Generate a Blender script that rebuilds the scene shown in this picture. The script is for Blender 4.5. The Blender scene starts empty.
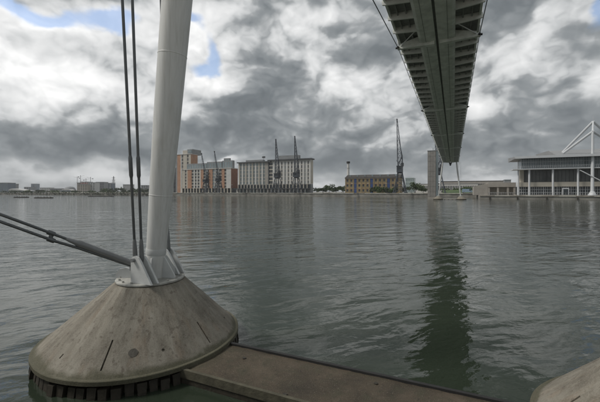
import bpy, bmesh, math, random
from mathutils import Vector, Matrix, noise as mnoise
R = math.radians
random.seed(7)
scene = bpy.context.scene
col = scene.collection

# ------------------------------------------------------------------ camera
YAW = R(24.0); S, C = math.sin(YAW), math.cos(YAW)
FP, HY, CAMZ = 345.0, 191.75, 2.76          # focal length in photo pixels, horizon row, eye height above the water
cam_d = bpy.data.cameras.new('camera')
cam = bpy.data.objects.new('camera', cam_d); col.objects.link(cam)
cam_d.sensor_width = 36.0; cam_d.lens = FP / 600.0 * 36.0
cam_d.shift_y = -(201.0 - HY) / 600.0
cam_d.clip_start = 0.05; cam_d.clip_end = 12000
cam.location = (0, 0, CAMZ); cam.rotation_euler = (R(90), 0, YAW)
scene.camera = cam

def W(px, py, d):
    xc = (px - 300) / FP * d
    return Vector((xc * C - d * S, xc * S + d * C, CAMZ - (py - HY) / FP * d))
def depth(px, Y): return Y / ((px - 300) / FP * S + C)
def atY(px, py, Y): return W(px, py, depth(px, Y))
def PX(px, Y): return atY(px, 200, Y).x

# ------------------------------------------------------------------ world sky
SUN_AZ, SUN_EL = R(-118), R(48)              # azimuth from +Y towards +X
world = bpy.data.worlds.new('World'); scene.world = world; world.use_nodes = True
nt = world.node_tree; nt.nodes.clear()
class NB:
    """small helper around a node tree"""
    def __init__(s, nt): s.nt = nt
    def n(s, t, **kw):
        k = s.nt.nodes.new(t)
        for a, v in kw.items(): setattr(k, a, v)
        return k
    def put(s, sock, v):
        if isinstance(v, bpy.types.NodeSocket): s.nt.links.new(v, sock)
        elif v is not None: sock.default_value = v
    def m(s, op, a, b=None, c=None, clamp=False):
        k = s.n('ShaderNodeMath', operation=op); k.use_clamp = clamp
        s.put(k.inputs[0], a)
        if b is not None: s.put(k.inputs[1], b)
        if c is not None: s.put(k.inputs[2], c)
        return k.outputs[0]
    def v(s, op, a, b=None, out=0):
        k = s.n('ShaderNodeVectorMath', operation=op)
        s.put(k.inputs[0], a)
        if b is not None:
            s.put(k.inputs['Scale'] if op == 'SCALE' else k.inputs[1], b)
        return k.outputs[out]
    def sep(s, a):
        k = s.n('ShaderNodeSeparateXYZ'); s.put(k.inputs[0], a); return k.outputs
    def comb(s, x, y, z):
        k = s.n('ShaderNodeCombineXYZ'); s.put(k.inputs[0], x); s.put(k.inputs[1], y); s.put(k.inputs[2], z); return k.outputs[0]
    def noise(s, vec, scale, detail=4, rough=.5, dist=0, out=0):
        k = s.n('ShaderNodeTexNoise'); s.put(k.inputs['Vector'], vec)
        k.inputs['Scale'].default_value = scale; k.inputs['Detail'].default_value = detail
        k.inputs['Roughness'].default_value = rough; k.inputs['Distortion'].default_value = dist
        return k.outputs[out]
    def ramp(s, fac, stops, mode='LINEAR'):
        k = s.n('ShaderNodeValToRGB'); s.put(k.inputs[0], fac); e = k.color_ramp.elements
        k.color_ramp.interpolation = mode
        while len(e) < len(stops): e.new(0.5)
        for i, (p, c) in enumerate(stops):
            e[i].position = p; e[i].color = (*c, 1) if len(c) == 3 else c
        return k.outputs[0]
    def mix(s, fac, a, b, mode='MIX'):
        k = s.n('ShaderNodeMix', data_type='RGBA', blend_type=mode)
        s.put(k.inputs[0], fac); s.put(k.inputs[6], a); s.put(k.inputs[7], b); return k.outputs[2]
    def smooth(s, x, a, b, lo=0, hi=1):
        k = s.n('ShaderNodeMapRange', interpolation_type='SMOOTHSTEP'); s.put(k.inputs[0], x)
        k.inputs[1].default_value = a; k.inputs[2].default_value = b; k.inputs[3].default_value = lo; k.inputs[4].default_value = hi
        return k.outputs[0]

B = NB(nt)
tc = B.n('ShaderNodeTexCoord')
d = tc.outputs['Generated']
dx, dy, dz = B.sep(d)
zc = B.m('MAXIMUM', dz, 0.0)
inv = B.m('DIVIDE', 1.0, B.m('ADD', zc, 0.16))
plane = B.comb(B.m('MULTIPLY', dx, inv), B.m('MULTIPLY', dy, inv), 0.0)     # a flat cloud deck overhead
az = B.m('ARCTAN2', dx, dy); el = B.m('ARCSINE', zc)
azel = B.comb(az, el, 0.0)
# break the cloud outlines up
dv = B.v('MULTIPLY', d, (1.0, 1.0, 1.45))
w1 = B.v('SUBTRACT', B.noise(dv, 3.2, 2, .5, out=1), (.5, .5, .5))
w2 = B.v('SUBTRACT', B.noise(dv, 8.0, 5, .52, out=1), (.5, .5, .5))
warp = B.v('ADD', B.v('SCALE', w1, .14), B.v('SCALE', w2, .11))
ae = B.v('ADD', azel, warp)
dw = B.v('ADD', dv, B.v('SCALE', w2, .09))
def lobe_dir(px, py):
    vv = W(px, py, 1.0) - Vector((0, 0, CAMZ)); vv.normalize()
    return math.atan2(vv.x, vv.y), math.asin(vv.z)
def lobes(lst, tot):
    for px, py, rx, ry, amp in lst:
        a, e = lobe_dir(px, py)
        a2, _ = lobe_dir(px + rx, py); _, e2 = lobe_dir(px, py - ry)
        ra, re = abs(a2 - a), abs(e2 - e)
        k = B.n('ShaderNodeVectorMath', operation='MULTIPLY_ADD'); B.put(k.inputs[0], ae)
        k.inputs[1].default_value = (1 / ra, 1 / re, 0); k.inputs[2].default_value = (-a / ra, -e / re, 0)
        q = k.outputs[0]
        g = B.m('POWER', .36788, B.v('DOT_PRODUCT', q, q, out=1))
        tot = B.m('MULTIPLY_ADD', g, amp, tot)
    return tot
def puff(vec, scale):
    tot = 0.30
    for k, amp in ((1.0, 1.0), (2.1, .56), (4.3, .34), (8.9, .22)):              # billows: rounded lobes with creases between
        nn_ = B.noise(B.v('ADD', vec, (k * 3.7, k * 1.3, 0)), scale * k, 0, .5)
        tot = B.m('MULTIPLY_ADD', B.m('ABSOLUTE', B.m('SUBTRACT', nn_, .5)), amp, tot)
    return tot
lum = lobes([
    (45, 74, 120, 46, .36), (20, 36, 60, 20, .12), (192, 44, 42, 50, .36), (214, 90, 28, 18, .34), (120, 100, 50, 20, .16), (85, 58, 22, 9, -.22),
    (15, 132, 46, 11, -.24), (50, 148, 120, 10, -.20), (115, 138, 40, 12, -.18), (245, 122, 50, 24, -.26), (245, 74, 22, 22, -.10),
    (303, 24, 26, 16, .26), (368, 42, 52, 22, -.18), (338, 80, 34, 16, .36), (310, 60, 30, 12, .14), (322, 114, 36, 11, -.20), (400, 140, 60, 14, -.06), (385, 104, 36, 18, .16),
    (500, 8, 44, 18, -.16), (530, 54, 40, 28, .30), (474, 114, 22, 26, .28), (588, 92, 24, 14, .26), (545, 134, 18, 5, .20), (565, 116, 40, 16, -.12), (565, 44, 16, 40, -.08),
    (300, 156, 130, 9, -.16), (500, 150, 120, 12, -.12), (250, 4, 40, 12, -.20), (60, 177, 130, 12, .16), (225, 163, 16, 6, .30), (330, 183, 20, 5, .20), (490, 177, 40, 5, .16), (40, 18, 50, 10, .25), (560, 90, 60, 60, .03), (330, 138, 330, 22, -.07), (30, 8, 60, 14, .2), (70, -6, 90, 14, .28)], .462)
f1 = B.noise(dw, 3.8, 8, .50)
p1 = puff(dw, 4.0)
p2 = puff(B.v('ADD', dw, (-.014, -.004, .040)), 4.0)                    # the same field a little way off towards the light: relief
f3 = B.noise(plane, 1.1, 4, .5)
low = B.smooth(el, .03, .15, 1, 0)                                            # layered bands low over the land
hi = B.m('SUBTRACT', 1.0, B.m('MULTIPLY', low, .75))
lum = B.m('ADD', lum, B.m('MULTIPLY', B.m('SUBTRACT', f1, .5), .66))
lum = B.m('ADD', lum, B.m('MULTIPLY', B.m('MULTIPLY', B.m('SUBTRACT', p1, .53), .30), hi))
lum = B.m('ADD', lum, B.m('MULTIPLY', B.m('MULTIPLY', B.m('SUBTRACT', p1, p2), .80), hi))
lum = B.m('ADD', lum, B.m('MULTIPLY', B.m('MULTIPLY', B.m('SUBTRACT', f3, .5), .30), low))
cloud = B.ramp(lum, [(0.0, (.090, .101, .109)), (.22, (.120, .133, .142)), (.40, (.180, .194, .202)), (.465, (.232, .244, .250)), (.55, (.345, .355, .360)), (.64, (.43, .437, .44)), (.82, (.55, .553, .553)), (1.0, (.68, .68, .675))])
gapn = lobes([(34, 8, 46, 13, 1.5), (108, 16, 24, 16, 1.7), (214, 50, 10, 20, 1.1), (203, 66, 16, 8, 1.0), (196, 20, 12, 9, 1.2), (602, 12, 20, 26, 1.7)], 0.0)
gapn = B.m('ADD', gapn, B.m('MULTIPLY', B.m('SUBTRACT', f1, .5), -.6))
gapn = B.m('ADD', gapn, B.m('MULTIPLY', B.m('SUBTRACT', p1, .53), -.50))
blue = B.smooth(gapn, .28, 1.05, 0, .72)
sky = B.n('ShaderNodeTexSky', sky_type='NISHITA'); sky.sun_disc = False
sky.sun_elevation = SUN_EL; sky.sun_rotation = SUN_AZ; sky.air_density = 1.0; sky.dust_density = 1.2; sky.ozone_density = 2.2
bg1 = B.n('ShaderNodeBackground'); B.put(bg1.inputs[0], sky.outputs[0]); bg1.inputs[1].default_value = .115
bg2 = B.n('ShaderNodeBackground'); B.put(bg2.inputs[0], cloud); bg2.inputs[1].default_value = 1.0
mx = B.n('ShaderNodeMixShader'); B.put(mx.inputs[0], blue); nt.links.new(bg2.outputs[0], mx.inputs[1]); nt.links.new(bg1.outputs[0], mx.inputs[2])
wo = B.n('ShaderNodeOutputWorld'); nt.links.new(mx.outputs[0], wo.inputs[0])

sun_d = bpy.data.lights.new('sun', 'SUN'); sun_d.energy = 1.5; sun_d.angle = R(14); sun_d.color = (1, .95, .88)
sun = bpy.data.objects.new('sun', sun_d); col.objects.link(sun)
sd = Vector((math.sin(SUN_AZ) * math.cos(SUN_EL), math.cos(SUN_AZ) * math.cos(SUN_EL), math.sin(SUN_EL)))
sun.rotation_euler = sd.to_track_quat('Z', 'Y').to_euler(); sun.location = (0, 0, 80)

scene.view_settings.view_transform = 'Standard'; scene.view_settings.look = 'None'
scene.view_settings.gamma = 1; scene.view_settings.exposure = .66; scene.view_settings.use_curve_mapping = False
scene.cycles.use_denoising = True
scene.cycles.max_bounces = 6; scene.cycles.diffuse_bounces = 3; scene.cycles.glossy_bounces = 3; scene.cycles.transmission_bounces = 2
scene.cycles.caustics_reflective = True; scene.cycles.caustics_refractive = False

# ------------------------------------------------------------------ materials
MATS = {}
def mat(name, colr, rough=.6, metal=0.0, var=.12, scale=3.0, bump=0.0, bscale=40.0, spec=.5):
    if name in MATS: return MATS[name]
    m = bpy.data.materials.new(name); m.use_nodes = True; b = NB(m.node_tree)
    p = m.node_tree.nodes['Principled BSDF']
    t = b.n('ShaderNodeTexCoord')
    nz = b.noise(t.outputs['Object'], scale, 6, .6)
    lo = tuple(c * (1 - var) for c in colr); hi = tuple(min(1, c * (1 + var)) for c in colr)
    b.put(p.inputs['Base Color'], b.ramp(nz, [(.3, lo), (.7, hi)]))
    p.inputs['Roughness'].default_value = rough; p.inputs['Metallic'].default_value = metal
    p.inputs['Specular IOR Level'].default_value = spec
    if bump:
        k = b.n('ShaderNodeBump'); k.inputs['Strength'].default_value = bump; k.inputs['Distance'].default_value = .02
        b.put(k.inputs['Height'], b.noise(t.outputs['Object'], bscale, 5, .6)); b.put(p.inputs['Normal'], k.outputs[0])
    MATS[name] = m; return m

def cone_material():
    m = bpy.data.materials.new('weathered_concrete'); m.use_nodes = True; b = NB(m.node_tree)
    p = m.node_tree.nodes['Principled BSDF']; t = b.n('ShaderNodeTexCoord'); o = t.outputs['Object']
    x, y, z = b.sep(o)
    ang = b.m('ARCTAN2', y, x)
    st = b.comb(b.m('MULTIPLY', b.m('COSINE', ang), 3.0), b.m('MULTIPLY', b.m('SINE', ang), 3.0), b.m('MULTIPLY', z, .9))
    streak = b.noise(st, 3.2, 7, .62, .3)
    blot = b.noise(o, 2.4, 6, .6, .4)
    fine = b.noise(o, 60, 6, .7)
    spots = b.noise(b.v('MULTIPLY', o, (1, 1, .7)), 11, 3, .5)
    c = b.ramp(b.m('ADD', b.m('MULTIPLY', streak, .6), b.m('MULTIPLY', blot, .4)), [(.3, (.075, .067, .05)), (.44, (.16, .146, .115)), (.57, (.235, .22, .18)), (.75, (.32, .305, .26))])
    c = b.mix(b.smooth(b.noise(st, 2.1, 5, .6), .52, .72, 0, .42), c, (.20, .135, .08, 1))          # rust-brown wash
    c = b.mix(b.smooth(spots, .58, .68, 0, .7), c, (.085, .068, .05, 1))
    c = b.mix(b.smooth(b.noise(b.v('MULTIPLY', o, (1, 1, .55)), 24, 5, .6), .56, .68, 0, .55), c, (.12, .10, .075, 1))                             # dark pock marks
    c = b.mix(b.smooth(fine, .35, .75, 0, .35), c, (.40, .37, .33, 1))
    wet = b.smooth(b.m('ADD', z, b.m('MULTIPLY', b.m('SUBTRACT', blot, .5), .22)), .27, .35, .8, 0)  # weed growing along the water line
    c = b.mix(wet, c, b.ramp(fine, [(.3, (.035, .038, .02)), (.7, (.10, .095, .055))]))
    b.put(p.inputs['Base Color'], c); p.inputs['Roughness'].default_value = .85
    k = b.n('ShaderNodeBump'); k.inputs['Strength'].default_value = .55; k.inputs['Distance'].default_value = .015
    b.put(k.inputs['Height'], b.m('ADD', fine, b.m('MULTIPLY', streak, 1.2))); b.put(p.inputs['Normal'], k.outputs[0])
    return m
def beam_material():
    m = bpy.data.materials.new('rusty_concrete_top'); m.use_nodes = True; b = NB(m.node_tree)
    p = m.node_tree.nodes['Principled BSDF']; t = b.n('ShaderNodeTexCoord'); o = t.outputs['Object']
    n1 = b.noise(o, 1.7, 7, .62, .5); n2 = b.noise(o, 70, 6, .75); n3 = b.noise(o, 5, 7, .65, .4)
    c = b.ramp(n1, [(.3, (.038, .031, .021)), (.5, (.078, .061, .041)), (.68, (.115, .09, .063))])
    c = b.mix(b.smooth(n3, .46, .66, 0, .75), c, (.06, .056, .034, 1))
    c = b.mix(b.smooth(n2, .54, .66, 0, .7), c, (.24, .21, .165, 1))
    c = b.mix(b.smooth(b.noise(o, 18, 3, .6), .60, .70, 0, .6), c, (.035, .03, .022, 1))
    x, y, z = b.sep(o)
    c = b.mix(b.smooth(b.m('ADD', x, b.m('MULTIPLY', n3, .9)), -2.5, -1.6, .7, 0), c, (.075, .078, .042, 1))      # green growth by the cone
    b.put(p.inputs['Base Color'], c); p.inputs['Roughness'].default_value = .8
    k = b.n('ShaderNodeBump'); k.inputs['Strength'].default_value = .9; k.inputs['Distance'].default_value = .02
    b.put(k.inputs['Height'], b.m('ADD', n2, b.m('MULTIPLY', n3, 1.5))); b.put(p.inputs['Normal'], k.outputs[0])
    return m
def water_material():
    m = bpy.data.materials.new('dock_water'); m.use_nodes = True; b = NB(m.node_tree)
    p = m.node_tree.nodes['Principled BSDF']; t = b.n('ShaderNodeTexCoord'); o = t.outputs['Object']
    warp = b.v('SCALE', b.v('SUBTRACT', b.noise(o, .25, 3, .5, out=1), (.5, .5, .5)), 1.6)
    q = b.v('ADD', o, warp)
    rot = b.n('ShaderNodeMapping', vector_type='TEXTURE'); b.put(rot.inputs[0], q); rot.inputs['Rotation'].default_value = (0, 0, R(47)); rot.inputs['Scale'].default_value = (2.3, 1, 1)
    a1 = b.noise(rot.outputs[0], .85, 2, .42)
    a2 = b.noise(rot.outputs[0], 2.7, 2.5, .45)
    rot2 = b.n('ShaderNodeMapping', vector_type='TEXTURE'); b.put(rot2.inputs[0], q); rot2.inputs['Rotation'].default_value = (0, 0, R(28)); rot2.inputs['Scale'].default_value = (1.6, 1, 1)
    a3 = b.noise(rot2.outputs[0], 9.0, 3, .55)
    gust = b.smooth(b.noise(b.v('MULTIPLY', o, (.35, 1, 1)), .06, 5, .6), .32, .68, .35, 1.35)       # wind patches roughen the surface
    hgt = b.m('ADD', b.m('MULTIPLY', a1, .090), b.m('ADD', b.m('MULTIPLY', b.m('MULTIPLY', a2, .046), gust), b.m('MULTIPLY', b.m('MULTIPLY', a3, .0065), gust)))
    k = b.n('ShaderNodeBump'); k.inputs['Strength'].default_value = 1.0; k.inputs['Distance'].default_value = 1.0
    b.put(k.inputs['Height'], hgt); b.put(p.inputs['Normal'], k.outputs[0])
    p.inputs['Base Color'].default_value = (.028, .038, .026, 1)
    p.inputs['Roughness'].default_value = .04; p.inputs['IOR'].default_value = 1.38
    return m
M_cone, M_beam, M_water = cone_material(), beam_material(), water_material()
M_steel = mat('pale_grey_painted_steel', (.55, .565, .56), .45, 0, .14, 2.2, .15, 30)
def mast_material():
    m = bpy.data.materials.new('weathered_mast_paint'); m.use_nodes = True; b = NB(m.node_tree)
    p = m.node_tree.nodes['Principled BSDF']; t = b.n('ShaderNodeTexCoord'); o = t.outputs['Object']
    st = b.noise(b.v('MULTIPLY', o, (9, 9, .35)), 2.2, 6, .62); bl = b.noise(o, 1.6, 6, .62); fi = b.noise(o, 30, 5, .7)
    c = b.ramp(st, [(.32, (.52, .525, .505)), (.52, (.60, .61, .60)), (.72, (.65, .66, .65))])
    c = b.mix(b.smooth(bl, .5, .72, 0, .35), c, (.45, .445, .41, 1))
    c = b.mix(b.smooth(fi, .66, .76, 0, .4), c, (.25, .22, .17, 1))
    b.put(p.inputs['Base Color'], c); b.put(p.inputs['Roughness'], b.smooth(bl, .3, .7, .35, .6))
    return m
M_mast = mast_material()
M_cable = mat('dark_steel_rod', (.13, .14, .145), .42, .55, .15, 6)
M_sleeve = mat('grey_steel_sleeve', (.23, .24, .245), .5, .35, .15, 5)
M_deck = mat('grey_green_soffit_paint', (.64, .67, .63), .6, 0, .20, 1.6)
M_rib = mat('rib_paint', (.66, .68, .65), .6, 0, .1, 2)
M_grate = mat('dark_deck_grating', (.24, .245, .235), .8, 0, .2, 4)
M_black = mat('black_rubber', (.02, .02, .02), .7, 0, .2, 6)
M_fender = mat('wet_fender_timber', (.035, .030, .022), .6, 0, .35, 9, .5, 20)
M_moss = mat('mossy_concrete', (.075, .07, .048), .8, 0, .35, 6, .4, 25)
M_quay = mat('quay_stone', (.30, .28, .24), .85, 0, .3, .5, .2, 3)
M_quayd = mat('quay_stained_wall', (.25, .24, .215), .85, 0, .4, .35, .2, 3)
M_cope = mat('quay_coping', (.46, .45, .40), .8, 0, .2, .8)
M_ground = mat('quayside_paving', (.22, .21, .19), .9, 0, .25, .08)
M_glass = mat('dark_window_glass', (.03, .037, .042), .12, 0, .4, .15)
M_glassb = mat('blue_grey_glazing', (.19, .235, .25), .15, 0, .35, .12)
M_white = mat('white_render', (.56, .555, .53), .75, 0, .10, .3)
M_cream = mat('cream_render', (.46, .43, .37), .75, 0, .10, .3)
M_orange = mat('orange_terracotta_cladding', (.39, .225, .145), .75, 0, .18, .4)
M_brick = mat('red_brown_brick', (.26, .135, .095), .85, 0, .2, .4)
M_yellow = mat('yellow_stock_brick', (.30, .235, .135), .88, 0, .25, .5)
M_slate = mat('dark_slate_roof', (.07, .066, .062), .9, 0, .2, .5, spec=.15)
M_blue = mat('blue_painted_doors', (.03, .065, .19), .5, 0, .2, .5)
M_gmetal = mat('grey_metal_cladding', (.23, .24, .245), .55, 0, .15, .3)
M_dmetal = mat('dark_metal', (.07, .075, .08), .6, 0, .25, .6)
M_crane = mat('crane_blue_grey_steel', (.055, .065, .08), .6, 0, .25, .8)
M_conc = mat('pale_concrete', (.33, .31, .28), .85, 0, .15, .4)
M_tower = mat('tower_metal_mesh_cladding', (.25, .24, .225), .7, 0, .15, .8)
M_wsteel = mat('white_painted_steel', (.56, .58, .60), .45, 0, .06, .5)
M_roof = mat('grey_standing_seam_roof', (.25, .255, .26), .5, 0, .1, .2)
M_leaf = [mat('leaf_green', (.06, .095, .03), .7, 0, .45, .9), mat('leaf_dark', (.045, .068, .028), .7, 0, .45, .9), mat('leaf_bright', (.07, .115, .03), .7, 0, .4, .9)]
M_bark = mat('bark', (.09, .07, .05), .9, 0, .3, 3)
M_far = [mat('far_grey', (.24, .25, .26), .8, 0, .1, .1), mat('far_blue', (.13, .16, .20), .6, 0, .1, .1), mat('far_cream', (.37, .33, .28), .8, 0, .1, .1), mat('far_red', (.27, .10, .085), .8, 0, .1, .1), mat('far_white', (.50, .50, .49), .7, 0, .08, .1)]
M_palegreen = mat('pale_green_glass', (.30, .36, .35), .3, 0, .1, .2)
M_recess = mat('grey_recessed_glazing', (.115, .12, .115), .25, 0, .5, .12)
M_van = mat('pale_blue_van_paint', (.24, .33, .42), .35, 0, .05, 1)

# ------------------------------------------------------------------ mesh helpers
class MB:
    def __init__(s): s.v = []; s.f = []; s.sm = []
    def add(s, vs, fs, smooth=False):
        o = len(s.v); s.v += [tuple(x) for x in vs]
        for f in fs: s.f.append(tuple(i + o for i in f)); s.sm.append(smooth)
        return s
    def box(s, x0, x1, y0, y1, z0, z1):
        return s.add([(x0, y0, z0), (x1, y0, z0), (x1, y1, z0), (x0, y1, z0), (x0, y0, z1), (x1, y0, z1), (x1, y1, z1), (x0, y1, z1)],
                     [(0, 3, 2, 1), (4, 5, 6, 7), (0, 1, 5, 4), (1, 2, 6, 5), (2, 3, 7, 6), (3, 0, 4, 7)])
    def hexa(s, p):   # 8 points: bottom ring then top ring
        return s.add(p, [(0, 3, 2, 1), (4, 5, 6, 7), (0, 1, 5, 4), (1, 2, 6, 5), (2, 3, 7, 6), (3, 0, 4, 7)])
    def tube(s, p0, p1, r0, r1=None, n=10, cap=True):
        return s.path([p0, p1], [r0, r0 if r1 is None else r1], n, cap)
    def path(s, ps, rs, n=10, cap=True):
        ps = [Vector(p) for p in ps]; rings = []
        for i, p in enumerate(ps):
            t = (ps[min(i + 1, len(ps) - 1)] - ps[max(i - 1, 0)]).normalized()
            a = Vector((0, 0, 1)) if abs(t.z) < .9 else Vector((1, 0, 0))
            u = t.cross(a).normalized(); w = t.cross(u)
            rings.append([p + (u * math.cos(2 * math.pi * k / n) + w * math.sin(2 * math.pi * k / n)) * rs[i] for k in range(n)])
        vs = [q for r_ in rings for q in r_]; fs = []
        for i in range(len(ps) - 1):
            for k in range(n):
                a, b_ = i * n + k, i * n + (k + 1) % n
                fs.append((a, a + n, b_ + n, b_))
        s.add(vs, fs, n > 5)
        if cap:
            s.add(rings[0], [tuple(range(n))]); s.add(rings[-1], [tuple(reversed(range(n)))])
        return s
    def lathe(s, prof, n=64, smooth=True, c=(0, 0)):
        vs = []; fs = []
        for r_, z in prof:
            for k in range(n):
                a = 2 * math.pi * k / n; vs.append((c[0] + r_ * math.cos(a), c[1] + r_ * math.sin(a), z))
        for i in range(len(prof) - 1):
            for k in range(n):
                a, b_ = i * n + k, i * n + (k + 1) % n
                fs.append((a, b_, b_ + n, a + n))
        return s.add(vs, fs, smooth)
    def prism(s, pts, axis, a0, a1):   # polygon in the plane across an axis, extruded
        def mk(p, a):
            return {'x': (a, p[0], p[1]), 'y': (p[0], a, p[1]), 'z': (p[0], p[1], a)}[axis]
        n = len(pts); vs = [mk(p, a0) for p in pts] + [mk(p, a1) for p in pts]
        fs = [tuple(range(n)), tuple(reversed(range(n, 2 * n)))] + [(k, k + n, (k + 1) % n + n, (k + 1) % n) for k in range(n)]
        return s.add(vs, fs)
    def mesh(s, name, m):
        me = bpy.data.meshes.new(name); me.from_pydata(s.v, [], s.f); me.update()
        for p, q in zip(me.polygons, s.sm): p.use_smooth = q
        bm = bmesh.new(); bm.from_mesh(me); bmesh.ops.recalc_face_normals(bm, faces=bm.faces); bm.to_mesh(me); bm.free()
        me.materials.append(m); return me
    def build(s, name, m, parent=None): return link(name, s.mesh(name, m), parent)
def link(name, me, parent=None, loc=None):
    o = bpy.data.objects.new(name, me); col.objects.link(o)
    if parent: o.parent = parent
    if loc is not None: o.location = loc
    return o
def tag(o, label=None, cat=None, group=None, kind=None):
    if label: o['label'] = label
    if cat: o['category'] = cat
    if group: o['group'] = group
    if kind: o['kind'] = kind
    return o
def thing(name, label, cat, loc=(0, 0, 0), rz=0, group=None):
    o = bpy.data.objects.new(name, None); col.objects.link(o); o.location = loc; o.rotation_euler = (0, 0, rz); o.empty_display_size = .3
    return tag(o, label, cat, group)
def struct(name, mb, m): return tag(mb.build(name, m), kind='structure')

# ------------------------------------------------------------------ setting: water, quays, ground
QY, QZ = 185.0, 2.05         # north quay line and its level
EY, EZ = 150.0, 1.35         # the quay under the long hall
EX = PX(481, EY)
mb = MB(); n = 40
mb.add([(-3000, -1200, 0), (3000, -1200, 0), (3000, 400, 0), (-3000, 400, 0)], [(0, 1, 2, 3)])
struct('water', mb, M_water)
mb = MB(); mb.add([(-6000, QY + 1.2, QZ), (6000, QY + 1.2, QZ), (6000, 9000, QZ), (-6000, 9000, QZ)], [(0, 1, 2, 3)])
struct('ground', mb, M_ground)
mb = MB(); mb.box(-3000, EX + 60, QY, QY + 1.2, -2, QZ - .35)
qn = struct('north_quay_wall', mb, M_quayd)
for i in range(70):                                                    # coping stones along the edge in view
    x0 = -320 + i * 6.0
    o = MB().box(x0, x0 + 5.93, QY - .22 + random.uniform(-.03, .03), QY + 1.3, QZ - .345, QZ + .04 + random.uniform(-.02, .03)).build('coping_stone', M_cope if i % 3 else M_quay, qn)
mb = MB(); mb.box(EX, 900, EY + .4, QY + 5, -2, EZ)
qe = struct('east_quay', mb, M_ground)
mb = MB(); mb.box(EX - .4, 900, EY, EY + .38, -2, EZ - .3); mb.build('quay_wall', M_quayd, qe)
for i in range(26):
    x0 = EX - .4 + i * 5.0
    MB().box(x0, x0 + 4.94, EY - .25, EY + 1.0, EZ - .295, EZ + .06 + random.uniform(-.02, .02)).build('coping_stone', M_cope if i % 2 else M_quay, qe)
for i in range(9):
    x0 = EX + 3 + i * 9.0
    MB().tube((x0, EY - .32, -1), (x0, EY - .32, .75), .22, n=8).build('fender_pile', M_fender, qe)
mb = MB(); mb.box(-80, 80, -60, 1.0, -2, 1.18); struct('near_quay', mb, M_quay)

rl = MB()
for k in range(44):
    xx = EX + 1.0 + k * 2.0; rl.box(xx - .03, xx + .03, EY + 1.4, EY + 1.46, EZ, EZ + 1.05)
rl.box(EX + 1, EX + 87, EY + 1.41, EY + 1.45, EZ + 1.051, EZ + 1.10); rl.box(EX + 1, EX + 87, EY + 1.42, EY + 1.44, EZ + .55, EZ + .58)
tag(rl.build('quay_railing', M_gmetal), 'thin grey railing along the edge of the quay before the big hall', 'railing')
for i, px in enumerate((190, 246, 300, 358, 412)):
    xx = PX(px, QY); ld = MB()
    for s_ in (-.22, .22): ld.box(xx + s_ - .03, xx + s_ + .03, QY - .36, QY - .30, -.3, QZ + .5)
    for k in range(7): ld.box(xx - .19, xx + .19, QY - .35, QY - .31, .05 + k * .3, .09 + k * .3)
    ld.build('quay_ladder', M_dmetal, qn)
for k in range(30):
    xx = -260 + k * 12.0
    MB().lathe([(.16, QZ + .05), (.13, QZ + .3), (.22, QZ + .42), (.2, QZ + .5), (0, QZ + .52)], 10, c=(xx, QY + .5)).build('mooring_bollard', M_dmetal, qn)
# ------------------------------------------------------------------ pedestals
CX, CY, SEP = -5.06, 4.53, 7.5
RB, RT, ZR, ZT, TOX = 1.60, .575, .245, 1.20, .14      # the cone leans: its top sits TOX towards the deck
def cone_at(px, py):       # pixel -> (angle, height) on the near left cone, from the camera's ray
    o = Vector((0, 0, CAMZ)); dr = (W(px, py, 1) - o)
    for k in range(2000):
        p = o + dr * (3 + k * .003)
        sh = TOX * (p.z - ZR) / (ZT - ZR)
        r_ = math.hypot(p.x - CX - sh, p.y - CY)
        if p.z < ZT and r_ < RB + (RT - RB) * (p.z - ZR) / (ZT - ZR):
            return math.atan2(p.y - CY, p.x - CX - sh), p.z
    return 0, .6
def cone_pt(a, z, off=0):
    r_ = RB + (RT - RB) * (z - ZR) / (ZT - ZR) + off
    return Vector((r_ * math.cos(a) + TOX * (z - ZR) / (ZT - ZR), r_ * math.sin(a), z))
prof = [(0, -.6), (1.50, -.6), (1.50, .165), (1.585, .178), (1.632, .184), (1.648, .19), (1.648, ZR), (1.64, ZR + .008), (RB, ZR + .012)]
for k in range(1, 9): t = k / 8; prof.append((RB + (RT - RB) * t, ZR + .012 + (ZT - ZR - .012) * t))
prof += [(RT - .05, ZT + .012), (0, ZT + .012)]
mb = MB(); mb.lathe(prof, 144)
cone_me = mb.mesh('concrete_cone', M_cone)
bm = bmesh.new(); bm.from_mesh(cone_me)
bmesh.ops.remove_doubles(bm, verts=bm.verts, dist=1e-4)
for v in bm.verts:
    if v.co.z > -.2 and math.hypot(v.co.x, v.co.y) > .7:
        q = mnoise.noise(v.co * 2.2) * .007 + mnoise.noise(v.co * 7) * .004
        v.co += Vector((v.co.x, v.co.y, 0)).normalized() * q
for v in bm.verts: v.co.x += TOX * max(0, v.co.z - ZR) / (ZT - ZR)
bmesh.ops.recalc_face_normals(bm, faces=bm.faces)
bm.to_mesh(cone_me); bm.free()
# cut slots and shallow holes
cut = MB()
for (a_, b_) in (((113, 340), (101, 371)), ((197, 322), (210, 343)), ((64, 354), (60, 358.5))):
    (t0, z0), (t1, z1) = cone_at(*a_), cone_at(*b_)
    p0, p1 = cone_pt(t0, z0), cone_pt(t1, z1)
    nrm = Vector((math.cos((t0 + t1) / 2), math.sin((t0 + t1) / 2), .9)).normalized()
    side = (p1 - p0).normalized().cross(nrm) * .012
    dp = nrm * .05
    cut.hexa([p0 - side - dp, p0 + side - dp, p1 + side - dp, p1 - side - dp, p0 - side + dp, p0 + side + dp, p1 + side + dp, p1 - side + dp])
for (px, py, rr, dd) in ((163, 350, .022, .02), (224, 318, .02, .03)):
    a_, z_ = cone_at(px, py); p0 = cone_pt(a_, z_); nrm = Vector((math.cos(a_), math.sin(a_), .9)).normalized()
    cut.tube(p0 - nrm * dd, p0 + nrm * .06, rr, n=14)
co = cut.build('cutter', M_cone); cb = link('cone_tmp', cone_me)
md = cb.modifiers.new('cut', 'BOOLEAN'); md.object = co; md.operation = 'DIFFERENCE'; md.solver = 'EXACT'
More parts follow.
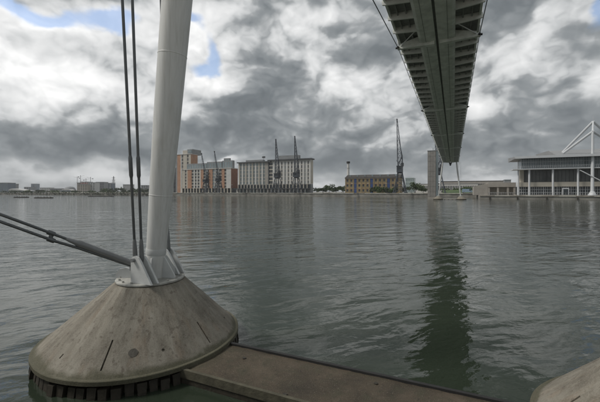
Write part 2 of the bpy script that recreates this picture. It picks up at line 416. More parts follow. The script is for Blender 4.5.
dg = bpy.context.evaluated_depsgraph_get()
cone_me = bpy.data.meshes.new_from_object(cb.evaluated_get(dg))
cone_me.set_sharp_from_angle(angle=R(22))
bpy.data.objects.remove(cb); bpy.data.objects.remove(co)
fb = MB()
fb.hexa([(1.46, -.052, -.16), (1.675, -.050, -.16), (1.675, .050, -.16), (1.46, .052, -.16), (1.46, -.06, .15), (1.625, -.064, .160), (1.625, .064, .160), (1.46, .06, .15)])
fender_me = fb.mesh('fender_block', M_fender)
a_, z_ = cone_at(133, 353); pn = Vector((math.cos(a_), math.sin(a_), .9)).normalized(); pc_ = cone_pt(a_, z_)
pu = pn.orthogonal().normalized(); pw = pn.cross(pu); pm = MB(); ring_ = []
for k in range(18):
    q = 2 * math.pi * k / 18; rr = .062 * (1 + .22 * mnoise.noise(Vector((math.cos(q) * 1.7, math.sin(q) * 1.7, 4))))
    ring_.append(pc_ + (pu * math.cos(q) + pw * math.sin(q)) * rr)
pm.add([p - pn * .03 for p in ring_] + [p + pn * .014 for p in ring_], [tuple(range(18)), tuple(range(18, 36))] + [(k, (k + 1) % 18, (k + 1) % 18 + 18, k + 18) for k in range(18)])
patch_me = pm.mesh('mortar_patch', mat('dark_mortar', (.095, .088, .075), .9, 0, .3, 30, .4, 60))
# the steel shoe: ring plate, twin lug plates, gussets
M_plate = mat('grimy_steel_plate', (.33, .33, .305), .6, 0, .35, 7, .3, 30)
plate_me = MB().lathe([(0, ZT + .014), (RT - .012, ZT + .014), (RT - .008, ZT + .02), (RT - .008, ZT + .044), (RT - .014, ZT + .05), (0, ZT + .05)], 72, c=(TOX, 0)).mesh('base_plate', M_plate)
ZP = ZT + .052
def lug_mesh(h=.45, w=.46):
    return MB().prism([(-.06, 0), (w - .06, 0), (.16, h * .80), (.11, h * .93), (.05, h), (-.02, h * .96), (-.06, h * .82)], 'y', -.018, .018).mesh('lug_plate', M_steel)
lug_me = lug_mesh()
gus_me = MB().prism([(0, 0), (.26, 0), (.24, .05), (.05, .36), (0, .36)], 'y', -.014, .014).mesh('gusset_plate', M_steel)
foot_me = MB().prism([(-.17, 0), (.17, 0), (.155, .09), (.10, .155), (0, .18), (-.10, .155), (-.155, .09)], 'y', -.016, .016).mesh('foot_plate', M_steel)
pin_me = MB().tube((0, -.14, 0), (0, .14, 0), .032, n=12).mesh('pin', M_sleeve)
nut_me = MB().tube((0, 0, 0), (0, 0, .026), .020, n=6).mesh('anchor_bolt', M_plate)

MAST_OX, LEAN = .21, .112
def pedestal(x, y, sx, sy, label, near):
    t = thing('bridge_pedestal', label, 'pedestal', (x, y, 0), 0, 'conical concrete pedestals of the bridge')
    t.scale = (sx, sy, 1)
    link('concrete_cone', cone_me, t)
    link('mortar_patch', patch_me, t)
    nb = 66
    for k in range(nb):
        o = link('fender_block', fender_me, t); o.rotation_euler = (random.uniform(-.05, .05) if near else 0, 0, 2 * math.pi * k / nb + random.uniform(-.012, .012))
        o.location = (0, 0, random.uniform(-.03, .002)); q = random.uniform(.97, 1.012); o.scale = (q, random.uniform(.86, 1.03), 1)
    return t
def mast(x, y, sx, sy, label):
    t = thing('leaning_mast', label, 'mast', (x, y, 0), 0, 'tapering white masts of the bridge'); t.scale = (sx, sy, 1)
    link('base_plate', plate_me, t)
    bx = MAST_OX
    prof_ = [(ZP - .02, .172), (1.6, .168), (1.62, .165), (1.8, .165), (2.7, .192), (4, .224), (6, .25), (8, .27), (10, .27), (11.5, .245), (12.9, .19), (13.15, .17)]
    tb = MB(); tb.path([(bx + LEAN * (z - ZP), 0, z) for z, r_ in prof_], [r_ for z, r_ in prof_], 40); tb.build('tube', M_mast, t)
    for zw, rw in ((2.7, .1926), (5.1, .239), (7.5, .266), (9.9, .2706)):
        wm = MB(); wm.path([(bx + LEAN * (zw + q - ZP), 0, zw + q) for q in (-.012, -.005, .005, .012)], [rw - .001, rw + .0035, rw + .0035, rw - .001], 40, False); wm.build('weld_bead', M_mast, t)
    cb_ = MB(); zc_ = 1.66; cb_.path([(bx + LEAN * (zc_ - ZP + q), 0, zc_ + q) for q in (0, .02, .09, .11)], [.166, .171, .171, .166], 40); cb_.build('collar', M_steel, t)
    for yy in (-.42, -.29, .33, .46):
        o = link('lug_plate', lug_me, t, (bx - .12 + (.13 if yy < 0 else 0), yy, ZP))
    for yy in (-.355, .395):
        link('pin', pin_me, t, (bx - .10 + (.13 if yy < 0 else 0), yy, ZP + .38))
    for a in (12, 150, 205, -55, 60):
        o = link('gusset_plate', gus_me, t, (bx + .17 * math.cos(R(a)), .17 * math.sin(R(a)), ZP)); o.rotation_euler = (0, 0, R(a))
    for xx_, yy_ in ((-.20, -.24), (-.16, .20)):
        o = link('foot_plate', foot_me, t, (xx_, yy_, ZP)); o.rotation_euler = (0, 0, R(25 if yy_ < 0 else -20))
        o = link('foot_plate', foot_me, t, (xx_ + .03, yy_ + .11, ZP)); o.rotation_euler = (0, 0, R(25 if yy_ < 0 else -20))
    for k in range(16):
        a = 2 * math.pi * (k + .5) / 16
        link('anchor_bolt', nut_me, t, (TOX + .50 * math.cos(a), .50 * math.sin(a), ZP - .002))
    return t
spots = [(CX, CY, 1, 1, 'near left'), (CX + SEP, CY, -1, 1, 'near right'), (CX, CY + 127.5, 1, -1, 'far left'), (CX + SEP, CY + 127.5, -1, -1, 'far right')]
plab = {'near left': 'large stained concrete cone in the foreground carrying the big leaning mast',
        'near right': 'concrete cone cut off by the bottom right corner of the picture',
        'far left': 'small far concrete cone standing in the water beside the tall grey tower',
        'far right': 'small far concrete cone right of its twin under the far end of the bridge'}
mlab = {'near left': 'thick pale grey mast rising from the big foreground cone out of the top',
        'near right': 'pale mast on the cone at the bottom right corner, mostly out of frame',
        'far left': 'thin far mast leaning right beside the grey tower under the deck end',
        'far right': 'thin far mast leaning left under the deck end, right of its twin'}
for x, y, sx, sy, w in spots:
    pedestal(x, y, sx, sy, plab[w], 'near' in w); mast(x, y, sx, sy, mlab[w])

# stay rods: from the lugs up to the deck's edge
def stay(x, y, sx, sy, base, top, label, group):
    t = thing('stay_rod', label, 'stay rod', (x, y, 0), 0, group); t.scale = (sx, sy, 1)
    b_, e = Vector(base), Vector(top); L = (e - b_).length; u = (e - b_) / L
    MB().tube(b_ + u * .12, e, .0215, n=12).build('rod', M_cable, t)
    MB().path([b_ - u * .06, b_ + u * .0, b_ + u * .16, b_ + u * .30, b_ + u * .34], [.028, .038, .036, .030, .022], 12).build('fork_end', M_sleeve, t)
    MB().path([b_ + u * q for q in (1.36, 1.40, 1.68, 1.72)], [.022, .031, .031, .022], 12).build('coupler', M_cable, t)
    return t
slab = {'near left': ['left one of the paired dark rods rising beside the foreground mast', 'right one of the paired dark rods rising beside the foreground mast', 'single dark rod rising just behind the thick foreground mast'],
        'near right': ['outer dark rod above the cone at the bottom right corner', 'inner dark rod above the cone at the bottom right corner', 'rear dark rod above the cone at the bottom right corner'],
        'far left': ['outer thin rod beside the far left mast', 'inner thin rod beside the far left mast', 'thin rod landward of the far left mast'],
        'far right': ['outer thin rod beside the far right mast', 'inner thin rod beside the far right mast', 'thin rod landward of the far right mast']}
ZA = 13.2; XC = -1.05 ; AH = 2.75
for x, y, sx, sy, w in spots:
    ex = (XC - AH - CX)
    stay(x, y, sx, sy, (.21, -.39, 1.64), (ex - .01, -1.95, ZA + .1), slab[w][0], 'stay rods of the bridge masts')
    stay(x, y, sx, sy, (.28, -.32, 1.64), (ex + .13, -1.80, ZA + .1), slab[w][1], 'stay rods of the bridge masts')
    stay(x, y, sx, sy, (.13, .42, 1.70), (.21, -.12, ZA), slab[w][2], 'stay rods of the bridge masts')

# tie to the near bank: two rods, clamp and tensioning sleeve
tie_end = W(133, 263.5, 5.95); tie_far = W(0, 214.2, 4.75)
u = (tie_far - tie_end); Lf = u.length; u = u / Lf
t = thing('tie_rod_pair', 'dark paired tie rods with thick tensioning sleeve reaching left from the foreground mast foot', 'tie rod', tie_end)
up = Vector((0, 0, 1)); dn = Vector((0, 0, -.10))
anchor = u * (Lf + 1.6)
fs = (W(80, 242, 5.36) - tie_end).length
MB().tube(u * (fs - .05), anchor, .021, n=12).build('upper_rod', M_cable, t)
MB().path([dn * .55 + u * .02, dn * .75 + u * fs, dn + u * (fs + .35), anchor + dn], [.021] * 4, 12).build('lower_rod', M_cable, t)
MB().path([u * .0, u * .06, u * (fs - .10), u * (fs - .02), u * (fs + .04), u * (fs + .14), u * (fs + .18)], [.038, .048, .052, .058, .04, .030, .022], 16).build('tensioning_sleeve', M_sleeve, t)
cq = (W(50, 236, 5.1) - tie_end).length
for nm, off, rr in (('clamp', Vector(), .036), ('clamp', dn, .036)):
    MB().tube(u * (cq - .05) + off, u * (cq + .05) + off, rr, n=12).build(nm, M_cable, t)
MB().tube(u * cq, u * cq + dn, .026, n=10).build('clamp_strut', M_cable, t)
MB().box(-.05, .08, -.03, .03, -.12, .06).build('shackle', M_sleeve, t)
ab = tie_end + anchor
t2 = thing('anchor_post', 'steel anchor post of the tie rods on the near quay, out of frame at left', 'post', (ab.x, ab.y, 0))
MB().box(-.12, .12, -.12, .12, .9 if ab.y < 1 else -.8, ab.z + .12).build('post', M_steel, t2)
MB().box(-.22, .22, -.22, .22, -.8, 1.2).build('foot', M_quay, t2)

# concrete beam between the two near pedestals
t = thing('linking_beam', 'flat rusty brown concrete beam at water level between the two foreground cones', 'beam', (XC, CY, 0))
y0, y1 = 3.89 - CY, 4.82 - CY
bx0, bx1 = -3.3, 3.3
def worn_slab(xa, xb, ya, yb, za, zb, n=60, m=12):
    w = MB(); g = []
    for j in range(m + 1):
        for i in range(n + 1):
            x, y = xa + (xb - xa) * i / n, ya + (yb - ya) * j / m
            e = min(j, m - j, 2) / 2.0; ex = min(i, n - i, 1)
            q = Vector((x, y, 0))
            z = zb + .006 * mnoise.noise(q * 3.1) + .004 * mnoise.noise(q * 11) - (1 - e) * (.006 + .012 * max(0, mnoise.noise(q * 6 + Vector((5, 0, 0))))) - (1 - ex) * .012
            g.append((x, y + (1 - e) * .008 * mnoise.noise(q * 9) * (1 if j in (0, m) else 0), z))
    o = len(g); fs = [(j * (n + 1) + i, j * (n + 1) + i + 1, (j + 1) * (n + 1) + i + 1, (j + 1) * (n + 1) + i) for j in range(m) for i in range(n)]
    w.add(g, fs, True)
    rim = [i for i in range(n + 1)] + [j * (n + 1) + n for j in range(1, m + 1)] + [m * (n + 1) + i for i in range(n - 1, -1, -1)] + [j * (n + 1) for j in range(m - 1, 0, -1)]
    base = [(g[k][0], g[k][1], za) for k in rim]; vs = [g[k] for k in rim] + base; L = len(rim)
    w.add(vs, [(k, (k + 1) % L, (k + 1) % L + L, k + L) for k in range(L)])
    return w
for xa, xb in ((bx0, bx1),):
    worn_slab(xa, xb, y0, y1, -.25, .19, 140, 16).build('slab', M_beam, t)
for xx, yy in ((-1.9, .08), (-.9, -.52), (.1, .2), (1.0, -.45)):
    MB().tube((xx, yy - .1, .17), (xx, yy - .1, .203), .028, n=10).build('lifting_socket', M_fender, t)
MB().box(bx0, bx1, y1 + .002, y1 + .055, -.1, .215).build('edge_strip', M_black, t)
MB().box(bx0, bx1, y0 - .05, y0 - .002, .085, .205).build('lip', M_moss, t)
MB().box(bx0, bx1, y0 - .035, y0 - .003, -.0, .078).build('side_face', M_fender, t)
MB().box(bx0, bx1, y0 - .075, y0 - .004, -.25, -.008).build('lower_ledge', M_moss, t)

# ------------------------------------------------------------------ the footbridge
br = thing('footbridge', 'long high footbridge seen from below with grey beams and rows of ribs', 'bridge', (XC, 0, 0))
T0, BAY, NS = CY, 21.25, 11
YN, YF = T0 - 12.0, T0 + 127.5 + 3.0
pitch = BAY / NS
def girder_seg(y0, y1, sx):
    sec = [(.08, 13.25), (.46, 13.19), (.98, 13.19), (1.15, 13.26), (1.15, 13.78), (.08, 13.78)]
    return MB().prism([(sx * a, b_) for a, b_ in sec], 'y', y0, y1)
segs = [(YN, T0 - .01)] + [(T0 + k * BAY + .012, T0 + (k + 1) * BAY - .012) for k in range(6)] + [(T0 + 6 * BAY + .012, YF)]
for y0, y1 in segs:
    for sx in (-1, 1):
        g = girder_seg(y0, y1, sx).build('box_girder', M_deck, br)
        MB().box(*sorted((sx * .69, sx * .715)), y0 + .05, y1 - .05, 13.175, 13.2).build('weld_seam', M_grate, g)
for k in range(26):
    y = T0 + BAY / 4 * k
    for sx in (-1, 1):
        if k % 4: MB().box(*sorted((sx * .47, sx * .97)), y - .09, y + .09, 13.176, 13.192).build('splice_plate', M_rib, br)
MB().box(-.08, .08, YN, YF, 13.50, 13.54).build('gap_plate', M_grate, br)
MB().box(-2.62, 2.62, YN, YF, 13.80, 13.86).build('deck_plate', M_grate, br)
for sx in (-1, 1):
    for q in (1.55, 2.05):
        MB().box(*sorted((sx * q, sx * (q + .07))), YN, YF, 13.60, 13.795).build('stringer', M_grate, br)
    MB().box(*sorted((sx * 2.48, sx * 2.60)), YN, YF, 13.58, 13.795).build('edge_beam', M_deck, br)
    MB().tube((sx * 2.60, YN, 14.95), (sx * 2.60, YF, 14.95), .03, n=8).build('handrail', M_wsteel, br)
rib_me = {}
for sx in (-1, 1):
    rib_me[sx] = MB().prism([(sx * 1.152, 13.30), (sx * 2.50, 13.40), (sx * 2.68, 13.43), (sx * 2.72, 13.62), (sx * 2.60, 13.79), (sx * 1.152, 13.79)], 'y', -.055, .055).mesh('rib', M_rib)
post_me = MB().box(-.025, .025, -.04, .04, 13.5, 14.95).mesh('railing_post', M_wsteel)
kk = int((T0 - YN) / pitch)
for k in range(-kk, 6 * NS + 2):
    y = T0 + k * pitch
    for sx in (-1, 1):
        if k % NS: link('rib', rib_me[sx], br, (0, y, 0))
        link('railing_post', post_me, br, (sx * 2.68, y + .1, 0))
for k in range(0, 7):
    y = T0 + k * BAY
    for sx in (-1, 1):
        a = MB()
        a.hexa([(sx * .16, y - .20, 12.98), (sx * 2.66, y - .11, 13.08), (sx * 2.66, y + .11, 13.08), (sx * .16, y + .20, 12.98),
                (sx * .16, y - .20, 13.26), (sx * 2.66, y - .11, 13.30), (sx * 2.66, y + .11, 13.30), (sx * .16, y + .20, 13.26)])
        a.hexa([(sx * 1.16, y - .19, 13.255), (sx * 2.45, y - .13, 13.28), (sx * 2.45, y + .13, 13.28), (sx * 1.16, y + .19, 13.255),
                (sx * 1.16, y - .19, 13.70), (sx * 2.45, y - .13, 13.42), (sx * 2.45, y + .13, 13.42), (sx * 1.16, y + .19, 13.70)])
        a = a.build('cross_arm', M_deck, br)
        MB().tube((sx * 2.62, y - .20, 13.18), (sx * 2.62, y + .20, 13.18), .085, n=12).build('cable_clamp', M_black, a)
        MB().tube((sx * 2.66, y, 13.2), (sx * 2.80, y, 13.2), .07, n=12).build('end_cap', M_black, a)
        MB().tube((sx * 2.60, y - .05, 13.26), (sx * 2.64, y - .05, 13.80), .035, n=8).build('hanger', M_steel, a)
        MB().tube((sx * 2.50, y, 13.25), (sx * 1.25, y - pitch * .9, 13.45), .035, n=8).build('brace', M_steel, a)
for sx in (-1, 1):
    for k in range(0, 6):
        ya, yb = T0 + k * BAY, T0 + (k + 1) * BAY
        za = 11.1 if k == 0 else 13.18; zb = 11.1 if k == 5 else 13.18
        xa = sx * (2.62 if za > 12 else 2.66)
        xb = sx * (2.62 if zb > 12 else 2.66)
        MB().tube((xa, ya, za), (xb, yb, zb), .028 if k in (0, 5) else .022, n=8).build('edge_cable', M_cable, br)
MB().hexa([(-.2, YF - 1.6, 12.0), (.2, YF - 1.6, 12.0), (.2, YF - 1.3, 12.0), (-.2, YF - 1.3, 12.0), (-.5, YF - 1.8, 13.1), (.5, YF - 1.8, 13.1), (.5, YF - 1.1, 13.1), (-.5, YF - 1.1, 13.1)]).build('end_bearing', M_dmetal, br)

# far lift tower beside the deck's end
TY = 136.0
tx0, tx1 = PX(427.6, TY), PX(438.0, TY)
ht = atY(433, 150.2, TY).z
t = thing('lift_tower', 'tall plain grey tower standing in the water left of the far bridge end', 'tower', ((tx0 + tx1) / 2, TY + 2, 0))
hw = (tx1 - tx0) / 2
MB().box(-hw, hw, -2, 2.4, -1, .9).build('plinth', M_conc, t)
MB().box(-hw + .06, hw - .06, -1.94, 2.34, .9, ht - .3).build('core', M_dmetal, t)
for k in range(9):
    for j in range(3):
        z0 = .95 + k * (ht - 1.3) / 9; z1 = z0 + (ht - 1.3) / 9 - .05
        xa = -hw + j * (2 * hw * .80 / 3); xb = xa + 2 * hw * .80 / 3 - .05
        MB().box(xa, xb, -2.03, -1.945, z0, z1).build('cladding_panel', M_tower, t)
MB().box(hw * .66, hw, -2.02, -1.945, .95, ht - .35).build('glazing_strip', M_glassb, t)
MB().box(-hw - .1, hw + .1, -2.1, 2.5, ht - .3, ht).build('parapet', M_gmetal, t)
MB().tube((0, 0, ht), (0, 0, ht + .9), .08, n=8).build('vent', M_dmetal, t)

# low landing stage between the far pedestals
t = thing('landing_stage', 'dark low landing stage between the two small far cones', 'platform', (XC, CY + 127.5, 0))
MB().box(-2.3, 1.9, -.7, 3, .12, .32).build('deck', M_conc, t)
for q in (-2.0, -.7, .5, 1.6): MB().box(q, q + .3, -.6, -.3, -1, .118).build('pile', M_fender, t)

# ------------------------------------------------------------------ facades
def facade(root, Y, ox, z0, z1, bays, floors, dep, wallm, spm=None, frame=None, side=None):
    """bays: (kind, px0, px1). local coordinates: x - ox, y = 0 at the front."""
    xa, xb = PX(bays[0][1], Y) - ox, PX(bays[-1][2], Y) - ox
    MB().box(xa, xb, .5, dep, z0, z1 - .02).build('wall', wallm, root)
    fh = (z1 - z0) / floors
    if side: MB().box(xb + .003, xb + .15, .02, dep + .1, z0, z1).build('side_wall', side, root)
    for kind, a, b_ in bays:
        x0, x1 = PX(a, Y) - ox, PX(b_, Y) - ox
        if kind in MK:
            MB().box(x0, x1, 0, .498, z0, z1).build({'orange': 'cladding_strip', 'brick': 'brick_panel'}.get(kind, 'pier'), MK[kind], root)
        else:
            gm = M_glassb if kind == 'curtain' else M_glass
            w_ = MB().box(x0, x1, .30, .495, z0, z1).build('window_bay', gm, root)
            sp = MB()
            for k in range(floors + 1):
                zz = z0 + k * fh
                sp.box(x0 + .002, x1 - .002, .10 if kind != 'curtain' else .2, .298, max(z0, zz - .32), min(z1, zz + .34 if kind != 'curtain' else zz + .1))
            tag(sp.build('spandrel', spm or M_cream, w_), kind='stuff')
            mu = MB(); xm = (x0 + x1) / 2
            mu.box(xm - .05, xm + .05, .2, .296, z0, z1); mu.build('mullion', frame or M_white, w_)
            if kind == 'balcony':
                ba = MB()
                for k in range(floors):
                    zz = z0 + k * fh + .35
                    ba.box(x0 + .05, x1 - .05, -.9, .09, zz, zz + .14); ba.box(x0 + .05, x1 - .05, -.9, -.85, zz + .141, zz + 1.1)
                tag(ba.build('balcony', M_gmetal, w_), kind='stuff')
def back(px, Y, px2):      # how deep a side wall must be to show from px to px2
    X = PX(px, Y); k = (px2 - 300) / FP
    return X * (C + k * S) / (k * C - S) - Y
MK = {'beige': M_cream, 'white': M_white, 'orange': M_orange, 'brick': M_brick, 'grey': M_gmetal, 'dark': M_dmetal, 'conc': M_conc}

# tall apartment tower
Y = 214; ox = PX(176, Y); t = thing('apartment_tower', 'tallest apartment tower with orange strip just right of the foreground mast', 'building', (ox, Y, 0))
zt = atY(184, 154.5, Y).z; fl = 11
facade(t, Y, ox, QZ, zt, [('grey', 176, 177.3), ('orange', 177.3, 180.6), ('white', 180.6, 181.6), ('win', 181.6, 183.2), ('beige', 183.2, 184.6), ('beige', 184.6, 187), ('win', 187, 188.6), ('beige', 188.6, 190.8)], fl, back(190.8, Y, 197.4), M_cream, side=M_orange)
z2 = atY(184, 149.3, Y).z
MB().box(PX(181, Y) - ox, PX(186, Y) - ox, 2, 12, zt, z2 - .6).build('roof_storey', M_cream, t)
MB().box(PX(186, Y) - ox, PX(191, Y) - ox, 1.5, 12, zt, z2).build('roof_storey', M_gmetal, t)
MB().box(PX(187, Y) - ox, PX(190.6, Y) - ox, 1.3, 1.495, zt + 1.2, z2 - .6).build('roof_glazing', M_glassb, t)
MB().box(-.3, PX(190.8, Y) - ox + .3, -.3, back(190.8, Y, 197.4) + .3, zt, zt + .35).build('parapet', M_white, t)
# long apartment block
Y = 201; ox = PX(182, Y); t = thing('apartment_block', 'long apartment block with orange vertical strips and grey set-back top storeys', 'building', (ox, Y, 0))
zt = atY(207, 169.2, Y).z
b2 = [('beige', 182, 185), ('win', 185, 186.4), ('beige', 186.4, 187.6), ('orange', 187.6, 191.6), ('win', 191.6, 193.6), ('white', 193.6, 194.8), ('win', 194.8, 196.6), ('white', 196.6, 197.6), ('win', 197.6, 199.5), ('white', 199.5, 200.6),
      ('orange', 200.6, 203.4), ('win', 203.4, 205.2), ('white', 205.2, 206.2), ('balcony', 206.2, 208.8), ('orange', 208.8, 212.4), ('curtain', 212.4, 214.6), ('white', 214.6, 215.6), ('balcony', 215.6, 218), ('white', 218, 219.2), ('win', 219.2, 221.6), ('orange', 221.6, 224.4), ('win', 224.4, 226.2), ('white', 226.2, 231.0)]
DP = back(231, Y, 237.6)
facade(t, Y, ox, QZ + 3.2, zt, b2, 6, DP, M_cream, side=M_brick)
MB().box(-.2, PX(231, Y) - ox + .3, -.25, DP, zt, zt + .45).build('cornice', M_white, t)
MB().box(0, PX(231, Y) - ox, .8, DP, QZ, QZ + 3.19).build('ground_floor', M_glass, t)
for k in range(17):
    xx = (PX(230.6, Y) - ox) * k / 16.0
    MB().box(xx - .35, xx + .35, -.05, .79, QZ, QZ + 3.19).build('arcade_pier', M_cream, t)
for (a, b_, pyt, dp) in ((184, 204, 163.6, 3), (204, 219, 161.8, 3.2), (219, 229.6, 160.6, 3.6), (220, 226, 158.4, 4.4)):
    x0, x1 = PX(a, Y) - ox, PX(b_, Y) - ox; zz = atY((a + b_) / 2, pyt, Y + dp).z
    s_ = MB().box(x0, x1, dp, DP - 1 - dp * .3, zt + .45, zz).build('setback_storey', M_gmetal, t)
    g = MB(); nn = max(3, int((x1 - x0) / 2.2))
    for k in range(nn):
        xx = x0 + (x1 - x0) * (k + .18) / nn
        g.box(xx, xx + (x1 - x0) / nn * .64, dp - .06, dp - .004, zt + 1.1, zz - .9)
    tag(g.build('window_row', M_glassb, s_), kind='stuff')
# hotel
Y = 203; ox = PX(238, Y); t = thing('hotel', 'wide pale hotel with flat dark roof and striped window bays', 'building', (ox, Y, 0))
zt = atY(252, 162.8, Y).z; zb = atY(252, 184.5, Y).z
bays = []; a = 238.5
for i in range(8):
    bays += [('beige' if i % 2 == 0 else 'white', a, a + 1.3), ('curtain', a + 1.3, a + 3.3)]; a += 3.3
bays += [('conc', a, 268.0), ('dark', 268.0, 269.2), ('win', 269.2, 272.6)]
a = 272.6
for i in range(11):
    bays += [('white', a, a + 2.0), ('win' if i % 3 else 'curtain', a + 2.0, a + 3.3)]; a += 3.3
bays += [('white', a, a + 1.6)]
facade(t, Y, ox, zb, zt, bays, 6, 4.5, M_cream, M_cream)
x1 = PX(a + 1.6, Y) - ox
MB().box(-.6, PX(271, Y) - ox, -.8, 5.0, zt, zt + .7).build('roof_slab', M_dmetal, t)
MB().box(PX(268, Y) - ox, x1 + .8, -.9, 5.0, zt + .72, zt + 1.5).build('roof_slab', M_dmetal, t)
MB().box(PX(271.2, Y) - ox, x1, .2, 4.4, zt, zt + .715).build('top_storey', M_white, t)
MB().box(PX(278, Y) - ox, PX(298, Y) - ox, 1, 4, zt + 1.5, atY(286, 155.5, Y + 1).z).build('roof_plant', M_gmetal, t)
MB().box(PX(245, Y) - ox, PX(262, Y) - ox, 1, 4, zt + .7, zt + 2.0).build('roof_plant', M_gmetal, t)
MB().tube((PX(261.5, Y) - ox, 3, zt + .7), (PX(261.5, Y) - ox, 3, zt + 4.6), .12, n=6).build('roof_mast', M_dmetal, t)
MB().box(PX(260.2, Y) - ox, PX(262.8, Y) - ox, 2.6, 3.4, zt + 3.2, zt + 4.4).build('roof_sign', M_dmetal, t)
MB().box(0, x1, .3, 4.4, QZ, zb - .02).build('podium', M_gmetal, t)
nn = 22
for k in range(nn):
    xx = (x1) * k / nn
    MB().box(xx, xx + .55, -.35, .298, zb - 3.0, zb - .03).build('podium_pier', M_cream, t)
    MB().box(xx + .6, xx + x1 / nn - .05, .12, .297, zb - 2.7, zb - .5).build('podium_window', M_glass, t)
MB().box(-1.5, x1, -3.6, .29, QZ + 2.5, QZ + 3.0).build('canopy', M_dmetal, t)
for k in range(20):
    xx = -1.2 + x1 * .99 * k / 20
    MB().box(xx, xx + x1 / 20 * .62, -.2, .295, QZ, QZ + 2.4).build('shop_window', M_glassb if k % 3 else M_white, t)
    MB().tube((xx + x1 / 20 * .8, -3.3, QZ), (xx + x1 / 20 * .8, -3.3, QZ + 2.5), .14, n=8).build('canopy_post', M_white, t)

# dark slim block glimpsed left of the tower
Y = 222; ox = PX(169, Y); t = thing('dark_block', 'dark slim glazed block between the foreground mast and the apartment tower', 'building', (ox, Y, 0))
zt = atY(173, 168, Y).z
facade(t, Y, ox, QZ, zt, [('dark', 169, 171), ('win', 171, 173), ('grey', 173, 173.6), ('win', 173.6, 175.4), ('dark', 175.4, 176.4)], 7, 10, M_dmetal, M_dmetal, M_gmetal)

# brick warehouse
Y = 205; ox = PX(345.5, Y); t = thing('brick_warehouse', 'three-storey yellow brick warehouse with blue door bays and slate roof', 'building', (ox, Y, 0))
x1 = PX(399.5, Y) - ox; ze = atY(368, 178.0, Y).z; zr = atY(368, 174.6, Y + 5).z
MB().box(0, x1, 0, 12, QZ, ze).build('wall', M_yellow, t)
MB().prism([(-.5, ze), (12.5, ze), (12.5, ze + .25), (6, zr), (-.5, ze + .25)], 'x', -.4, x1 + .4).build('roof', M_slate, t)
nb = 13
for k in range(nb):
    xa = x1 * k / nb; w_ = x1 / nb
    MB().box(xa - .18, xa + .18, -.16, -.003, QZ, ze - .01).build('pilaster', M_yellow, t)
    for f in range(3):
        z0 = QZ + .9 + f * (ze - QZ) / 3
        if k in (2, 6, 10):
            MB().box(xa + w_ * .2, xa + w_ * .8, -.10, -.004, QZ + f * (ze - QZ) / 3 + .05, QZ + (f + 1) * (ze - QZ) / 3 - .25).build('loading_door', M_blue, t)
        else:
            wn = MB().box(xa + w_ * .28, xa + w_ * .72, -.05, -.004, z0, z0 + 1.35).build('window', M_glass, t)
            MB().box(xa + w_ * .24, xa + w_ * .76, -.14, -.054, z0 - .16, z0 - .02).build('sill', M_conc, wn)
            MB().box(xa + w_ * .26, xa + w_ * .74, -.10, -.004, z0 + 1.36, z0 + 1.62).build('arch', M_brick, wn)
MB().box(-.3, x1 + .3, -.3, -.02, ze - .35, ze - .02).build('gutter', M_cream, t)
for k in range(7):
    xa = x1 * (k + .5) / 7
    MB().box(xa - .5, xa + .5, 2.2, 2.9, ze + 1.0, ze + 2.0).build('rooflight', M_glassb, t)
# white chimney behind it
pc = atY(348.3, 190, 218); zt = atY(348.3, 161.5, 218).z
t = thing('white_chimney', 'slim white round chimney with black cap behind the yellow brick warehouse', 'chimney', (pc.x, pc.y, QZ))
MB().tube((0, 0, 0), (0, 0, zt - QZ - 1.2), .95, .72, 16).build('stack', M_white, t)
MB().tube((0, 0, zt - QZ - 1.2), (0, 0, zt - QZ), 1.15, 1.15, 16).build('cap', M_black, t)
MB().tube((0, 0, (zt - QZ) * .78), (0, 0, (zt - QZ) * .78 + .25), .95, .95, 16).build('band', M_gmetal, t)
# small glass block and low buildings behind
def simple_block(name, label, px0, px1, pyt, Y, m, gm, floors, dep=10, cat='building', roofm=None, nw=None, zg=QZ):
    ox = PX(px0, Y); t = thing(name, label, cat, (ox, Y, 0)); x1 = PX(px1, Y) - ox; zt = atY((px0 + px1) / 2, pyt, Y).z
    MB().box(0, x1, 0, dep, zg, zt).build('wall', m, t)
    MB().box(-.15, x1 + .15, -.2, dep + .2, zt + .002, zt + max(.25, (zt - zg) * .05)).build('roof', roofm or M_gmetal, t)
    nw = nw or max(2, int((px1 - px0) / 1.6)); fh = (zt - zg) / floors
    for f in range(floors):
        g = MB()
        for k in range(nw):
            xx = x1 * (k + .22) / nw
            g.box(xx, xx + x1 / nw * .56, -.05, -.004, zg + f * fh + fh * .3, zg + f * fh + fh * .8)
        tag(g.build('window_row', gm, t), kind='stuff')
    return t
simple_block('glass_office', 'pale green glass office between the tall crane and the grey tower', 405.5, 414, 178.5, 300, M_palegreen, M_glassb, 4, 12, roofm=M_palegreen)
simple_block('low_shed', 'long low white shed seen under the far bridge end', 416, 478, 184.0, 245, M_white, M_glass, 1, 12, roofm=M_roof)
simple_block('long_grey_hall', 'long low dark-roofed hall on the skyline right of the bridge end', 440, 506, 181.4, 300, M_conc, M_glass, 1, 20, roofm=M_slate)
simple_block('domed_kiosk', 'small teal roofed kiosk peeping over the concrete terrace', 504.5, 511, 180.2, 260, M_gmetal, M_glass, 1, 6, roofm=M_glassb)

